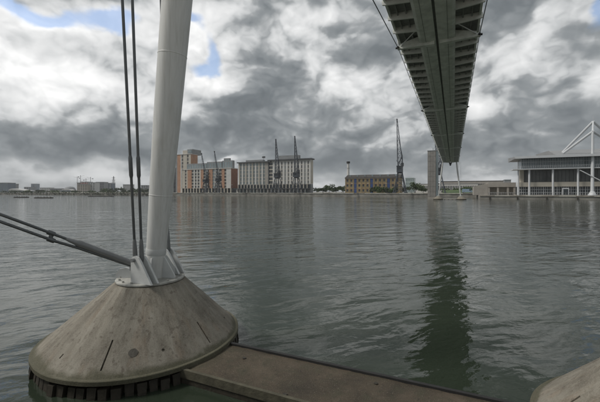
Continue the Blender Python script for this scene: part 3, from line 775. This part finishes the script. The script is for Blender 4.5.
# concrete terrace building left of the hall
Y = 166; ox = PX(474, Y); t = thing('concrete_terrace', 'low beige concrete terrace with dark open bays left of the big hall', 'building', (ox, Y, 0))
x1 = PX(516, Y) - ox; za = atY(500, 182.6, Y).z; zb = atY(500, 187.0, Y).z; xk = PX(488, Y) - ox
MB().box(xk, x1, 0, 14, zb, za).build('parapet_band', M_conc, t)
MB().box(xk, x1, 3.5, 14, EZ, zb - .02).build('back_wall', M_cream, t)
MB().prism([(0, EZ), (xk - .02, EZ), (xk - .02, za - .25), (0, zb + .3)], 'y', .5, 13).build('ramp', M_conc, t)
for q in (489, 498, 508, 514.5):
    xx = PX(q, Y) - ox; MB().box(xx - .35, xx + .35, .2, .9, EZ, zb - .015).build('pillar', M_conc, t)
for k in range(16): MB().box(xk + (x1 - xk) * k / 16, xk + (x1 - xk) * k / 16 + .06, .1, .16, EZ, EZ + 1.1).build('railing_post', M_wsteel, t)
MB().box(xk, x1, .09, .17, EZ + 1.101, EZ + 1.16).build('handrail', M_wsteel, t)

# ------------------------------------------------------------------ exhibition hall on the right
Y = 158; ox = PX(517, Y); t = thing('exhibition_hall', 'long white and glass hall with overhanging roof and round columns on the right quay', 'building', (ox, Y, 0))
xe = PX(700, Y) - ox
zz = lambda py, off=0: atY(553, py, Y + off).z
zroof, zg1, zg0, zl1, zl0, zb1, zb0 = zz(157.6), zz(159.6), zz(166.6), zz(166.8), zz(169.2), zz(182.0), zz(186.6)
MB().box(PX(523, Y) - ox, xe, 4.5, 12, EZ, zroof - .3).build('core', M_conc, t)
# roof
MB().prism([(-3.6, zroof - .1), (16, zroof - .1), (16, zroof + 1.6), (-3.6, zroof + .5)], 'x', -1.0, xe + 3).build('roof', M_roof, t)
MB().box(-1.2, xe + 3, -3.75, -3.605, zroof - .25, zroof + .62).build('fascia', M_wsteel, t)
MB().prism([(6, zroof + 1.0), (45, zroof + 1.0), (45, zroof + 5.5), (20, zroof + 4.6)], 'x', PX(562, Y) - ox, xe).build('upper_roof', M_roof, t)
# upper storey glazing
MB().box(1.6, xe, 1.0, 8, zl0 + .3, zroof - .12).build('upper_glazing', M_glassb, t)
nm_ = 64
for k in range(nm_):
    xx = 1.6 + (xe - 1.6) * k / nm_
    MB().box(xx - .06, xx + .06, .86, .996, zl1, zroof - .13).build('mullion', M_wsteel, t)
MB().box(1.6, xe, .85, .99, (zl1 + zroof) / 2 + .25, (zl1 + zroof) / 2 + .37).build('transom', M_wsteel, t)
# gallery slab and railing
MB().box(-1.6, xe, -2.6, 4.4, zl0 - .02, zl0 + .28).build('gallery_slab', M_wsteel, t)
rl = MB()
for k in range(90):
    xx = -1.5 + (xe + 1.4) * k / 90; rl.box(xx - .03, xx + .03, -2.5, -2.44, zl0 + .29, zl0 + 1.25)
rl.box(-1.6, xe, -2.52, -2.42, zl0 + 1.251, zl0 + 1.33); rl.box(-1.6, xe, -2.5, -2.45, zl0 + .75, zl0 + .79)
tag(rl.build('gallery_railing', M_wsteel, t), kind='stuff')
# dark recess with inner glass
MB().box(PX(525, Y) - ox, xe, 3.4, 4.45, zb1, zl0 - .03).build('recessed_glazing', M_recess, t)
MB().box(PX(521.5, Y) - ox, PX(525, Y) - ox - .02, 2.2, 4.45, zb1, zl0 - .03).build('end_panel', M_cream, t)
for k in range(40):
    xx = PX(523, Y) - ox + (xe - 4) * k / 40
    MB().box(xx, xx + .08, 3.3, 3.396, zb1, zl0 - .04).build('mullion', M_dmetal, t)
# beige band and ground floor windows
MB().box(PX(519, Y) - ox, xe, -.2, 4.45, zb0, zb1 - .01).build('beige_band', M_cream, t)
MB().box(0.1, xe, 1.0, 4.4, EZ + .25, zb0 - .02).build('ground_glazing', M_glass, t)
for k in range(72):
    xx = .1 + (xe - .2) * k / 72
    MB().box(xx, xx + (.22 if k % 6 == 0 else .11), .84, .996, EZ + .25, zb0 - .03).build('window_frame', M_wsteel, t)
for q in (.32, .66): MB().box(.1, xe, .86, .99, EZ + (zb0 - EZ) * q, EZ + (zb0 - EZ) * q + .12).build('transom', M_wsteel, t)
MB().box(-.5, xe, -.6, 4.4, EZ + .005, EZ + .24).build('plinth', M_conc, t)
for q in (529.5, 553.2, 578.4, 606, 636, 668):
    xx = PX(q, Y - 2) - ox
    MB().tube((xx, -1.6, EZ), (xx, -1.6, zl0 - .03), .33, n=18).build('column', M_wsteel, t)
xx = PX(518.3, Y - 1) - ox; MB().tube((xx, -1.0, EZ), (xx, -1.0, zl0 - .03), .26, n=16).build('column', M_wsteel, t)
for a, b_ in ((562, 567),): 
    xx = PX(a, Y) - ox; MB().box(xx, xx + 2.0, -.64, .835, EZ + .25, zb0 - .5).build('entrance_frame', M_wsteel, t)
    MB().box(xx + .25, xx + 1.75, -.66, -.645, EZ + .3, zb0 - .9).build('door', M_glass, t)
# pylon with raking struts over the roof
Yp = Y - 3.5
pp = atY(592.3, 195, Yp); ap = atY(593.2, 121.5, Yp + 8); al = atY(592.8, 131.5, Yp + 2)
t = thing('roof_pylon', 'white raking pylon with long struts rising over the hall roof at the right edge', 'pylon', (pp.x, pp.y, EZ))
o_ = Vector((pp.x, pp.y, EZ))
def loc(px, py, yy): return atY(px, py, yy) - o_
MB().tube((0, 0, 0), al - o_, .55, .38, 18).build('mast', M_wsteel, t)
MB().lathe([(0, 0), (1.3, 0), (1.3, .25), (.62, 1.5), (0, 1.5)], 20).build('foot', M_wsteel, t)
MB().tube(al - o_, ap - o_, .36, .25, 14).build('mast_head', M_wsteel, t)
MB().tube(ap - o_, loc(562.5, 152.5, Yp + 14), .42, .42, 14).build('raking_strut', M_wsteel, t)
MB().tube(al - o_, loc(563.5, 153.0, Yp + 8), .42, .42, 14).build('raking_strut', M_wsteel, t)
MB().tube(ap - o_, loc(626, 152.0, Yp + 14), .42, .42, 14).build('raking_strut', M_wsteel, t)
MB().tube(al - o_, loc(626, 152.5, Yp + 8), .42, .42, 14).build('raking_strut', M_wsteel, t)
MB().tube(loc(580, 170.2, Yp), loc(609, 185, Yp), .18, .18, 12).build('diagonal_brace', M_wsteel, t)
MB().tube(ap - o_, ap - o_ + Vector((0, 0, 2.2)), .06, .03, 6).build('aerial', M_wsteel, t)

# ------------------------------------------------------------------ dockside cranes
def crane(px, label, tip_px, tip_py, cab=(160, 174.5), Y=189.0, spread=6.0, cabw=.8, js=1.0):
    p = atY(px, 194, Y); m = depth(px, Y) / FP
    t = thing('dock_crane', label, 'crane', (p.x, p.y, QZ), 0, 'old dockside cranes along the quay')
    zc0 = atY(px, cab[1], Y).z - QZ; zc1 = atY(px, cab[0], Y).z - QZ
    tip = atY(tip_px, tip_py, Y) - Vector((p.x, p.y, QZ))
    h = spread / 2
    for sx in (-1, 1):
        for sy in (-1, 1):
            l = MB(); l.tube((sx * h, sy * h, 0), (sx * 1.15, sy * 1.15, zc0), .26, .22, 8)
            l.box(sx * h - .5, sx * h + .5, sy * h - .8, sy * h + .8, 0, .5); l.build('leg', M_crane, t)
    b_ = MB()
    for q in (.33, .66):
        e = h + (1.15 - h) * q
        for s_ in (-1, 1):
            b_.tube((-e, s_ * e, zc0 * q), (e, s_ * e, zc0 * q), .11, n=6); b_.tube((s_ * e, -e, zc0 * q), (s_ * e, e, zc0 * q), .11, n=6)
    for s_ in (-1, 1):
        e0 = h + (1.15 - h) * .02; e1 = h + (1.15 - h) * .33; e2 = h + (1.15 - h) * .66
        b_.tube((-e1, s_ * e1, zc0 * .33), (e2, s_ * e2, zc0 * .66), .09, n=6); b_.tube((e1, s_ * e1, zc0 * .33), (-e2, s_ * e2, zc0 * .66), .09, n=6)
        b_.tube((-e0, s_ * e0, zc0 * .02), (e1, s_ * e1, zc0 * .33), .09, n=6); b_.tube((e0, s_ * e0, zc0 * .02), (-e1, s_ * e1, zc0 * .33), .09, n=6)
    b_.build('bracing', M_crane, t)
    MB().lathe([(0, zc0), (1.9 * cabw, zc0), (1.9 * cabw, zc0 + .5), (0, zc0 + .5)], 20).build('slewing_ring', M_dmetal, t)
    hc = (zc1 - zc0) * .46
    cabb = MB().box(-1.8 * cabw, 1.6 * cabw, -2.2, 2.2, zc0 + .5, zc0 + hc).build('machinery_house', M_crane, t)
    MB().box(-1.3 * cabw, 1.1 * cabw, -2.26, -2.205, zc0 + hc * .55, zc0 + hc * .85).build('cab_window', M_glass, cabb)
    MB().box(-2.1 * cabw, 1.9 * cabw, -2.4, 2.4, zc0 + hc + .002, zc0 + hc + .2).build('house_roof', M_dmetal, cabb)
    MB().box(.4, 2.3 * cabw, -1.0, 1.0, zc0 + hc + .25, zc0 + hc + 1.8).build('counterweight', M_dmetal, t)
    j = MB(); base = Vector((.2, 0, zc0 + hc)); ax = tip - base
    c1 = [base + Vector((sx * 1.25 * js, sy * .9 * js, 0)) for sx in (-1, 1) for sy in (-1, 1)]
    c2 = [tip + Vector((sx * .16, sy * .16, 0)) for sx in (-1, 1) for sy in (-1, 1)]
    for a, e in zip(c1, c2): j.tube(a, e, .15 * js, .11 * js, 6)
    nn = 11
    for k in range(nn):
        q0, q1 = k / nn, (k + 1) / nn
        for (i, k2) in ((0, 1), (1, 3), (3, 2), (2, 0)):
            a = c1[i].lerp(c2[i], q0); e = c1[k2].lerp(c2[k2], q1); j.tube(a, e, .075 * js, n=5)
            a = c1[i].lerp(c2[i], q1); e = c1[k2].lerp(c2[k2], q1); j.tube(a, e, .06, n=5)
    j.build('lattice_jib', M_crane, t)
    fr = MB(); topf = Vector((1.5 * cabw, 0, zc1 + 1.5))
    for sy in (-1, 1): fr.tube((1.5 * cabw, sy * 1.6, zc0 + hc), topf, .17, n=6); fr.tube((-1.2, sy * 1.6, zc0 + hc), topf, .15, n=6)
    fr.build('luffing_frame', M_crane, t)
    MB().tube(topf, base.lerp(tip, .62), .10, n=5).build('luffing_tie', M_crane, t)
    sd_ = -1 if tip.x <= base.x else 1
    MB().tube(tip, Vector((tip.x + sd_ * .15, 0, zc1 - 1.0)), .05, n=5).build('hoist_rope', M_crane, t)
    hk = MB(); hk.path([(tip.x + sd_ * .15, 0, zc1 - 1.0), (tip.x + sd_ * .15, 0, zc1 - 1.6), (tip.x + sd_ * .15 + .2, 0, zc1 - 1.9), (tip.x + sd_ * .15 + .35, 0, zc1 - 1.6)], [.15, .12, .10, .06], 6); hk.build('hook', M_dmetal, t)
    MB().tube(tip + Vector((0, -.3, 0)), tip + Vector((0, .3, 0)), .38, n=12).build('jib_wheel', M_dmetal, t)
    return t
crane(400, 'tallest dark dock crane in front of the right end of the brick warehouse', 397.0, 119.5, (158, 173.5))
crane(439.0, 'dark dock crane half hidden behind the tall grey tower', 435.2, 134.5, (160, 175), Y=190.5)
crane(277.5, 'left one of two dark cranes standing before the pale hotel', 275.8, 139.5, (168, 178.5), spread=5.5)
crane(296.5, 'right one of two dark cranes standing before the pale hotel', 294.8, 136.5, (167, 178), spread=5.5)
crane(206, 'left one of two small dark cranes before the orange striped apartments', 201.5, 153.5, (176, 183), spread=4.2, cabw=.6, js=.55)
crane(218.5, 'right one of two small dark cranes before the orange striped apartments', 214.4, 151.5, (175, 182), spread=4.2, cabw=.6, js=.55)

# ------------------------------------------------------------------ trees and hedges
def crown_mesh(w, h, dpt, n, lm, leaf):
    me = MB(); cl = []
    for k in range(9):
        cl.append((Vector((random.uniform(-.6, .6) * w / 2, random.uniform(-.6, .6) * dpt / 2, random.uniform(-.55, .6) * h / 2)), random.uniform(.35, .6)))
    for k in range(n):
        c0, rr = random.choice(cl)
        v = Vector((random.gauss(0, 1), random.gauss(0, 1), random.gauss(0, 1))).normalized() * (random.random() ** .4)
        p = c0 + Vector((v.x * w / 2 * rr, v.y * dpt / 2 * rr, v.z * h / 2 * rr))
        a = Vector((random.gauss(0, 1), random.gauss(0, 1), random.gauss(0, 1))).normalized(); b_ = a.orthogonal().normalized(); s_ = leaf * random.uniform(.6, 1.4)
        e = a.cross(b_)
        me.add([p + b_ * s_, p + e * s_ * .6, p - b_ * s_, p - e * s_ * .6], [(0, 1, 2, 3)])
    mm = bpy.data.meshes.new('crown'); mm.from_pydata(me.v, [], me.f); mm.materials.append(lm); return mm
def tree(px, Y, pyt, w_px, label, k=0, name='tree', group='trees along the dock', cat='tree', zg=QZ, pyb=None):
    p = atY(px, 190, Y); m = depth(px, Y) / FP; zt = atY(px, pyt, Y).z; h = zt - zg; w = w_px * m
    t = thing(name, label, cat, (p.x, p.y, zg), 0, group)
    ch = h * .8 if cat == 'tree' else h
    o = link('crown', crown_mesh(w * 1.45, ch * 1.25, w, 700, M_leaf[k % 3], .055 * w + .10), t, (0, 0, h - ch / 2))
    if cat == 'tree':
        tr = MB(); tr.path([(0, 0, 0), (.05 * w, 0, h * .3), (0, .05 * w, h * .6)], [.035 * h, .028 * h, .012 * h], 7)
        for q in range(4):
            a = q * 1.6 + random.random(); tr.tube((.04 * w, 0, h * .3), (.04 * w + math.cos(a) * w * .28, math.sin(a) * w * .28, h * .62), .016 * h, .006 * h, 5)
        tr.build('trunk', M_bark, t)
    else:
        MB().tube((0, 0, 0), (0, 0, h * .6), .05 * h, .02 * h, 6).build('stem', M_bark, t)
    return t
tree(322.5, 240, 187.2, 8, 'dark green tree nearest the hotel, left of the brick warehouse', 1)
tree(329, 236, 184.6, 9, 'taller rounded tree halfway between hotel and brick warehouse', 0)
tree(336, 228, 187.0, 8, 'low dark tree second from the left end of the warehouse', 1)
tree(342, 222, 185.6, 8, 'green tree touching the left end of the brick warehouse', 0)
tree(317, 250, 188.4, 6, 'small far tree just clear of the right end of the hotel', 1)
for i, px in enumerate((373, 377.5, 382, 386.5, 391, 395.5)):
    nm_ = ['first', 'second', 'third', 'fourth', 'fifth', 'sixth'][i]
    tree(px, 197, 187.0 - (i % 2) * .8, 6.0, f'{nm_} bush from the left in the row before the brick warehouse', i + 1, 'bush', 'bushes before the warehouse', 'bush')
tree(406, 225, 187.4, 8, 'low dark tree right of the tallest crane', 1)
tree(415, 222, 183.0, 9, 'rounded green tree midway between the tallest crane and the grey tower', 0)
tree(423, 218, 186.0, 8, 'green tree touching the left side of the grey tower', 0)
for i, (px, py, wp) in enumerate(((446, 188.6, 7), (452, 190, 7), (458, 188.2, 8), (465, 187.4, 8), (472, 187.8, 8), (479, 188.4, 7))):
    nm_ = ['first', 'second', 'third', 'fourth', 'fifth', 'sixth'][i]
    tree(px, 212, py, wp * 1.2, f'{nm_} green shrub from the left on the bank under the far bridge end', 2 if i % 2 else 0, 'shrub', 'shrubs under the far bridge end', 'bush')
# grass bank behind the far pedestals
gb = MB(); xa, xb = PX(443, 200), PX(482, 200)
gb.prism([(188, QZ), (206, QZ), (206, QZ + 1.6)], 'x', xa, xb)
tag(gb.build('grass_bank', M_leaf[2]), 'mown green grass bank behind the far bridge masts', 'grass bank')

# van behind the right far pedestal
p = atY(467.5, 197, 188); t = thing('parked_van', 'pale blue van parked on the quay right of the far bridge mast', 'van', (p.x, p.y, QZ))
MB().prism([(-2.4, .5), (2.4, .5), (2.4, 1.1), (1.9, 1.2), (1.3, 2.1), (-2.3, 2.15), (-2.4, 1.9)], 'y', -.95, .95).build('body', M_van, t)
MB().prism([(.75, 1.25), (1.75, 1.25), (1.22, 1.95), (.75, 1.95)], 'y', -.965, -.952).build('window', M_glass, t)
for xx in (-1.5, 1.5):
    for yy in (-.85, .85):
        wh = MB().tube((xx, yy - .12, .36), (xx, yy + .12, .36), .36, n=16).build('wheel', M_black, t)
        MB().tube((xx, yy - .135, .36), (xx, yy + .135, .36), .18, n=12).build('rim', M_wsteel, wh)

# ------------------------------------------------------------------ far left skyline
def far_block(name, label, px0, px1, pyt, D, mi, floors, gm=None, roofm=None, zg=QZ):
    p0, p1 = W(px0, 190, D), W(px1, 190, D); ztop = W(px0, pyt, D).z
    wdt = (p1 - p0).length
    t = thing(name, label, 'building', (p0.x, p0.y, 0), YAW)
    MB().box(0, wdt, 0, 14, zg, ztop).build('wall', M_far[mi], t)
    MB().box(-.3, wdt + .3, -.3, 14.3, ztop + .002, ztop + .9).build('roof', roofm or M_gmetal, t)
    nw = max(2, int(wdt / 3.6)); fh = (ztop - zg) / floors
    for f in range(floors):
        g = MB()
        for k in range(nw):
            xx = wdt * (k + .22) / nw; g.box(xx, xx + wdt / nw * .55, -.06, -.004, zg + f * fh + fh * .3, zg + f * fh + fh * .78)
        tag(g.build('window_row', gm or M_glass, t), kind='stuff')
    return t
far_block('office_block', 'blue-grey glass office at the far left edge of the skyline', -6, 8, 183.2, 520, 1, 6, M_glassb)
far_block('office_block', 'lower dark office attached right of the blue-grey one at the left edge', 8, 11.4, 184.2, 540, 0, 5)
far_block('tower_block', 'slim left one of two pale towers on the far left skyline', 31, 33.2, 184, 1100, 1, 8)
far_block('tower_block', 'slim right one of two pale towers on the far left skyline', 34, 36.4, 184, 1100, 1, 8)
far_block('low_rise', 'low grey row of houses right of the white tent roof', 24, 31, 187.4, 700, 0, 3)
far_block('low_rise', 'low pale block left of the domed arena', 40, 50, 188.0, 800, 4, 3)
far_block('low_rise', 'low dark block midway along the far left skyline', 50, 62, 188.8, 700, 0, 2)
far_block('flats', 'cream block of flats with red upper storey under the tower cranes', 77, 80.5, 183, 620, 2, 6)
far_block('flats', 'taller cream flats with red top in the middle of the far skyline', 80.5, 88, 182.2, 620, 3, 7, M_white)
far_block('flats', 'pale front block below the red-topped flats', 78, 87, 184.6, 600, 2, 5)
far_block('flats', 'white slab of flats right of the red-topped ones', 88, 95, 182.8, 610, 4, 6)
far_block('flats', 'grey wide flats left of the electricity pylon', 96, 104, 182.4, 640, 0, 6)
far_block('flats', 'bluish flats directly left of the electricity pylon', 104, 111.4, 183.4, 660, 1, 5, M_white)
far_block('flats', 'pale distant flats between pylon and the paired dark rods', 123, 131, 184.8, 700, 4, 5)
far_block('flats', 'grey distant flats just left of the foreground mast', 141, 148, 185.6, 700, 0, 4)
# white tent roof
p = W(17, 190, 500); t = thing('tent_hall', 'low white tent-roofed hall on the far left bank', 'building', (p.x, p.y, QZ), YAW)
w_ = 16 / FP * 500
MB().prism([(-w_ / 2, 0), (w_ / 2, 0), (w_ / 2, 2.2), (-w_ / 2, 2.2)], 'y', 0, 15).build('wall', M_far[1], t)
MB().prism([(-w_ / 2 - .5, 2.21), (w_ / 2 + 3, 2.21), (w_ / 4, 3.4), (0, 4.6), (-w_ / 3, 5.4), (-w_ / 2, 4.0)], 'y', -.5, 15.5).build('tent_roof', M_far[4], t)
p = W(70, 190, 640); t = thing('domed_arena', 'grey domed arena left of the red-topped flats', 'building', (p.x, p.y, QZ), YAW)
MB().lathe([(9.5, 0), (9.5, 3.5), (9.0, 6.0), (7.4, 8.4), (4.5, 10), (0, 10.6)], 28).build('dome', M_far[0], t)
p = W(66, 190, 600); t = thing('low_roofed_shed', 'low blue shed with whitish roof before the domed arena', 'building', (p.x, p.y, QZ), YAW)
MB().box(-8, 9, 0, 10, 0, 3.2).build('wall', M_far[1], t)
MB().prism([(-8.6, 3.22), (9.6, 3.22), (5, 5.0), (-5, 5.4)], 'y', -.5, 10.5).build('roof', M_far[4], t)
# tower cranes and pylon
def tower_crane(px, pyt, D, label, side):
    p = W(px, 190, D); h = W(px, pyt, D).z - QZ
    t = thing('tower_crane', label, 'crane', (p.x, p.y, QZ), YAW, 'tower cranes on the far skyline')
    MB().box(-.25, .25, -.25, .25, 0, h).build('mast', M_gmetal, t)  # mast and jib in a lighter grey: distance haze put into the colour
    MB().tube((-side * 4, 0, h - 3), (side * 7, 0, h - .5), .16, n=5).build('jib', M_gmetal, t)
    MB().box(-side * 4 - .5, -side * 4 + .5, -.5, .5, h - 4, h - 2.4).build('counterweight', M_dmetal, t)
tower_crane(77.3, 176.5, 640, 'leftmost tower crane above the cream flats', -1)
tower_crane(80.6, 175.2, 650, 'tallest tower crane above the left end of the red-topped flats', 1)
tower_crane(86, 178.4, 640, 'short tower crane above the red roof', 1)
tower_crane(90.6, 177, 630, 'rightmost tower crane above the white flats', -1)
p = W(113.6, 190, 900); t = thing('electricity_pylon', 'lattice electricity pylon on the far skyline left of the paired rods', 'pylon', (p.x, p.y, QZ), YAW)
h = W(113.6, 176.2, 900).z - QZ
for sx in (-1, 1):
    for sy in (-1, 1): MB().tube((sx * 4, sy * 4, 0), (sx * .4, sy * .4, h), .45, .3, 5).build('leg', M_dmetal, t)
for q in (.62, .76, .9): MB().tube((-7.5 + q * 3, 0, h * q), (7.5 - q * 3, 0, h * q), .4, n=5).build('cross_arm', M_dmetal, t)
br_ = MB()
for k in range(7):
    q0, q1 = k / 7, (k + 1) / 7; e0, e1 = 4 - 3.6 * q0, 4 - 3.6 * q1
    br_.tube((-e0, -e0, h * q0), (e1, -e1, h * q1), .22, n=4); br_.tube((e0, -e0, h * q0), (-e1, -e1, h * q1), .22, n=4)
br_.build('bracing', M_dmetal, t)
# far trees, each its own
pos = [(14, 190.6, 10, 420), (27, 190.2, 9, 420), (40, 190.0, 10, 430), (54, 190.2, 11, 430), (75, 190.6, 8, 420), (92, 190.6, 9, 420), (104, 188.6, 8, 420), (110, 188.2, 9, 430), (117, 188.0, 9, 430), (124, 187.8, 10, 430), (131.5, 188.2, 9, 430), (139, 188.4, 10, 430), (146, 188.2, 9, 430), (167, 188.4, 8, 420)]
lab = ['first low tree from the left edge, below the white tent roof', 'second low tree from the left edge of the skyline', 'low tree under the two slim pale towers', 'low tree midway between the slim towers and the dome', 'low tree at the foot of the domed arena', 'low tree at the foot of the white flats',
       'leftmost tree of the dense clump by the pylon', 'tree just left of the pylon foot', 'tree just right of the pylon foot', 'rounded tree between pylon and the paired rods', 'tree seen behind the paired dark rods', 'tree right of the paired dark rods', 'tree touching the left edge of the foreground mast', 'tree just right of the foreground mast at the dark block']
for (px, py, wp, D), lb in zip(pos, lab):
    p = W(px, 190, D); h = W(px, py, D).z - QZ; wm = wp / FP * D
    t = thing('tree', lb, 'tree', (p.x, p.y, QZ), 0, 'trees on the far left bank')
    link('crown', crown_mesh(wm, h * 1.1, wm * .8, 360, M_leaf[random.choice((0, 1, 1))], .045 * wm + .15), t, (0, 0, h * .52))
    MB().tube((0, 0, 0), (0, 0, h * .6), .3, .12, 6).build('trunk', M_bark, t)
bk = MB()
for k in range(5200):
    px = random.uniform(-12, 172); D_ = depth(px, QY + random.uniform(-.6, 3.0)); zz_ = random.random() ** 1.5
    p = W(px, 190, D_); hh = 2.6 + 1.5 * mnoise.noise(Vector((px * .12, 0, 3))) + .8 * mnoise.noise(Vector((px * .6, 0, 9)))
    p.z = .5 + zz_ * max(1.2, hh)
    a = Vector((random.gauss(0, 1), random.gauss(0, 1), random.gauss(0, 1))).normalized(); b_ = a.orthogonal().normalized() * random.uniform(.25, .6); e = a.cross(b_)
    bk.add([p + b_, p + e * .7, p - b_, p - e * .7], [(0, 1, 2, 3)])
mm = bpy.data.meshes.new('bank_undergrowth'); mm.from_pydata(bk.v, [], bk.f); mm.materials.append(M_leaf[1])
tag(link('bank_undergrowth', mm), 'dark green undergrowth along the far left waterside', 'undergrowth', kind='stuff')
# floating pontoons
for (a, b_, py, lb) in ((13.5, 25.5, 197.6, 'left floating pontoon, a dark line on the far left water'), (34, 50, 198.2, 'second floating pontoon, nearer and longer, on the far left water'), (88, 112, 196.6, 'long dark pontoon lying off the far bank below the white flats')):
    D = FP * CAMZ / (py - HY); p0, p1 = W(a, py, D), W(b_, py, D); wdt = (p1 - p0).length
    t = thing('floating_pontoon', lb, 'pontoon', (p0.x, p0.y, 0), YAW, 'dark pontoons on the far left water')
    MB().box(0, wdt, 0, 2.2, -.2, .28).build('deck', M_fender, t)
    for k in range(5):
        xx = wdt * (k + .1) / 5; MB().box(xx, xx + wdt / 7, .1, 2.1, .281, .36).build('plank_panel', M_moss, t)
        MB().tube((xx + .1, 1.9, .28), (xx + .1, 1.9, .72), .09, n=6).build('bollard', M_dmetal, t)
# lamp posts and railings along the north quay
lampn = ['first', 'second', 'third', 'fourth', 'fifth', 'sixth', 'seventh', 'eighth']
for i, px in enumerate((232, 251, 268, 312, 330, 352, 368, 386)):
    p = atY(px, 195, QY + 2.2)
    t = thing('lamp_post', f'{lampn[i]} thin quayside lamp post counted from the orange striped apartments', 'lamp post', (p.x, p.y, QZ), 0, 'quayside lamp posts')
    MB().tube((0, 0, 0), (0, 0, 5.2), .07, .05, 8).build('post', M_dmetal, t)
    MB().box(-.45, .45, -.12, .12, 5.2, 5.34).build('lamp_head', M_wsteel, t)

# ------------------------------------------------------------------ the damp air over the dock
hz = MB().box(-6500, 6500, -1400, 9500, -4, 52)
hm = bpy.data.materials.new('damp_air'); hm.use_nodes = True; hn = hm.node_tree; hn.nodes.clear()
pv = hn.nodes.new('ShaderNodeVolumePrincipled'); pv.inputs['Color'].default_value = (.93, .96, 1, 1); pv.inputs['Density'].default_value = .0002; pv.inputs['Anisotropy'].default_value = .2
oo = hn.nodes.new('ShaderNodeOutputMaterial'); hn.links.new(pv.outputs[0], oo.inputs['Volume'])
tag(hz.build('haze', hm), kind='stuff')
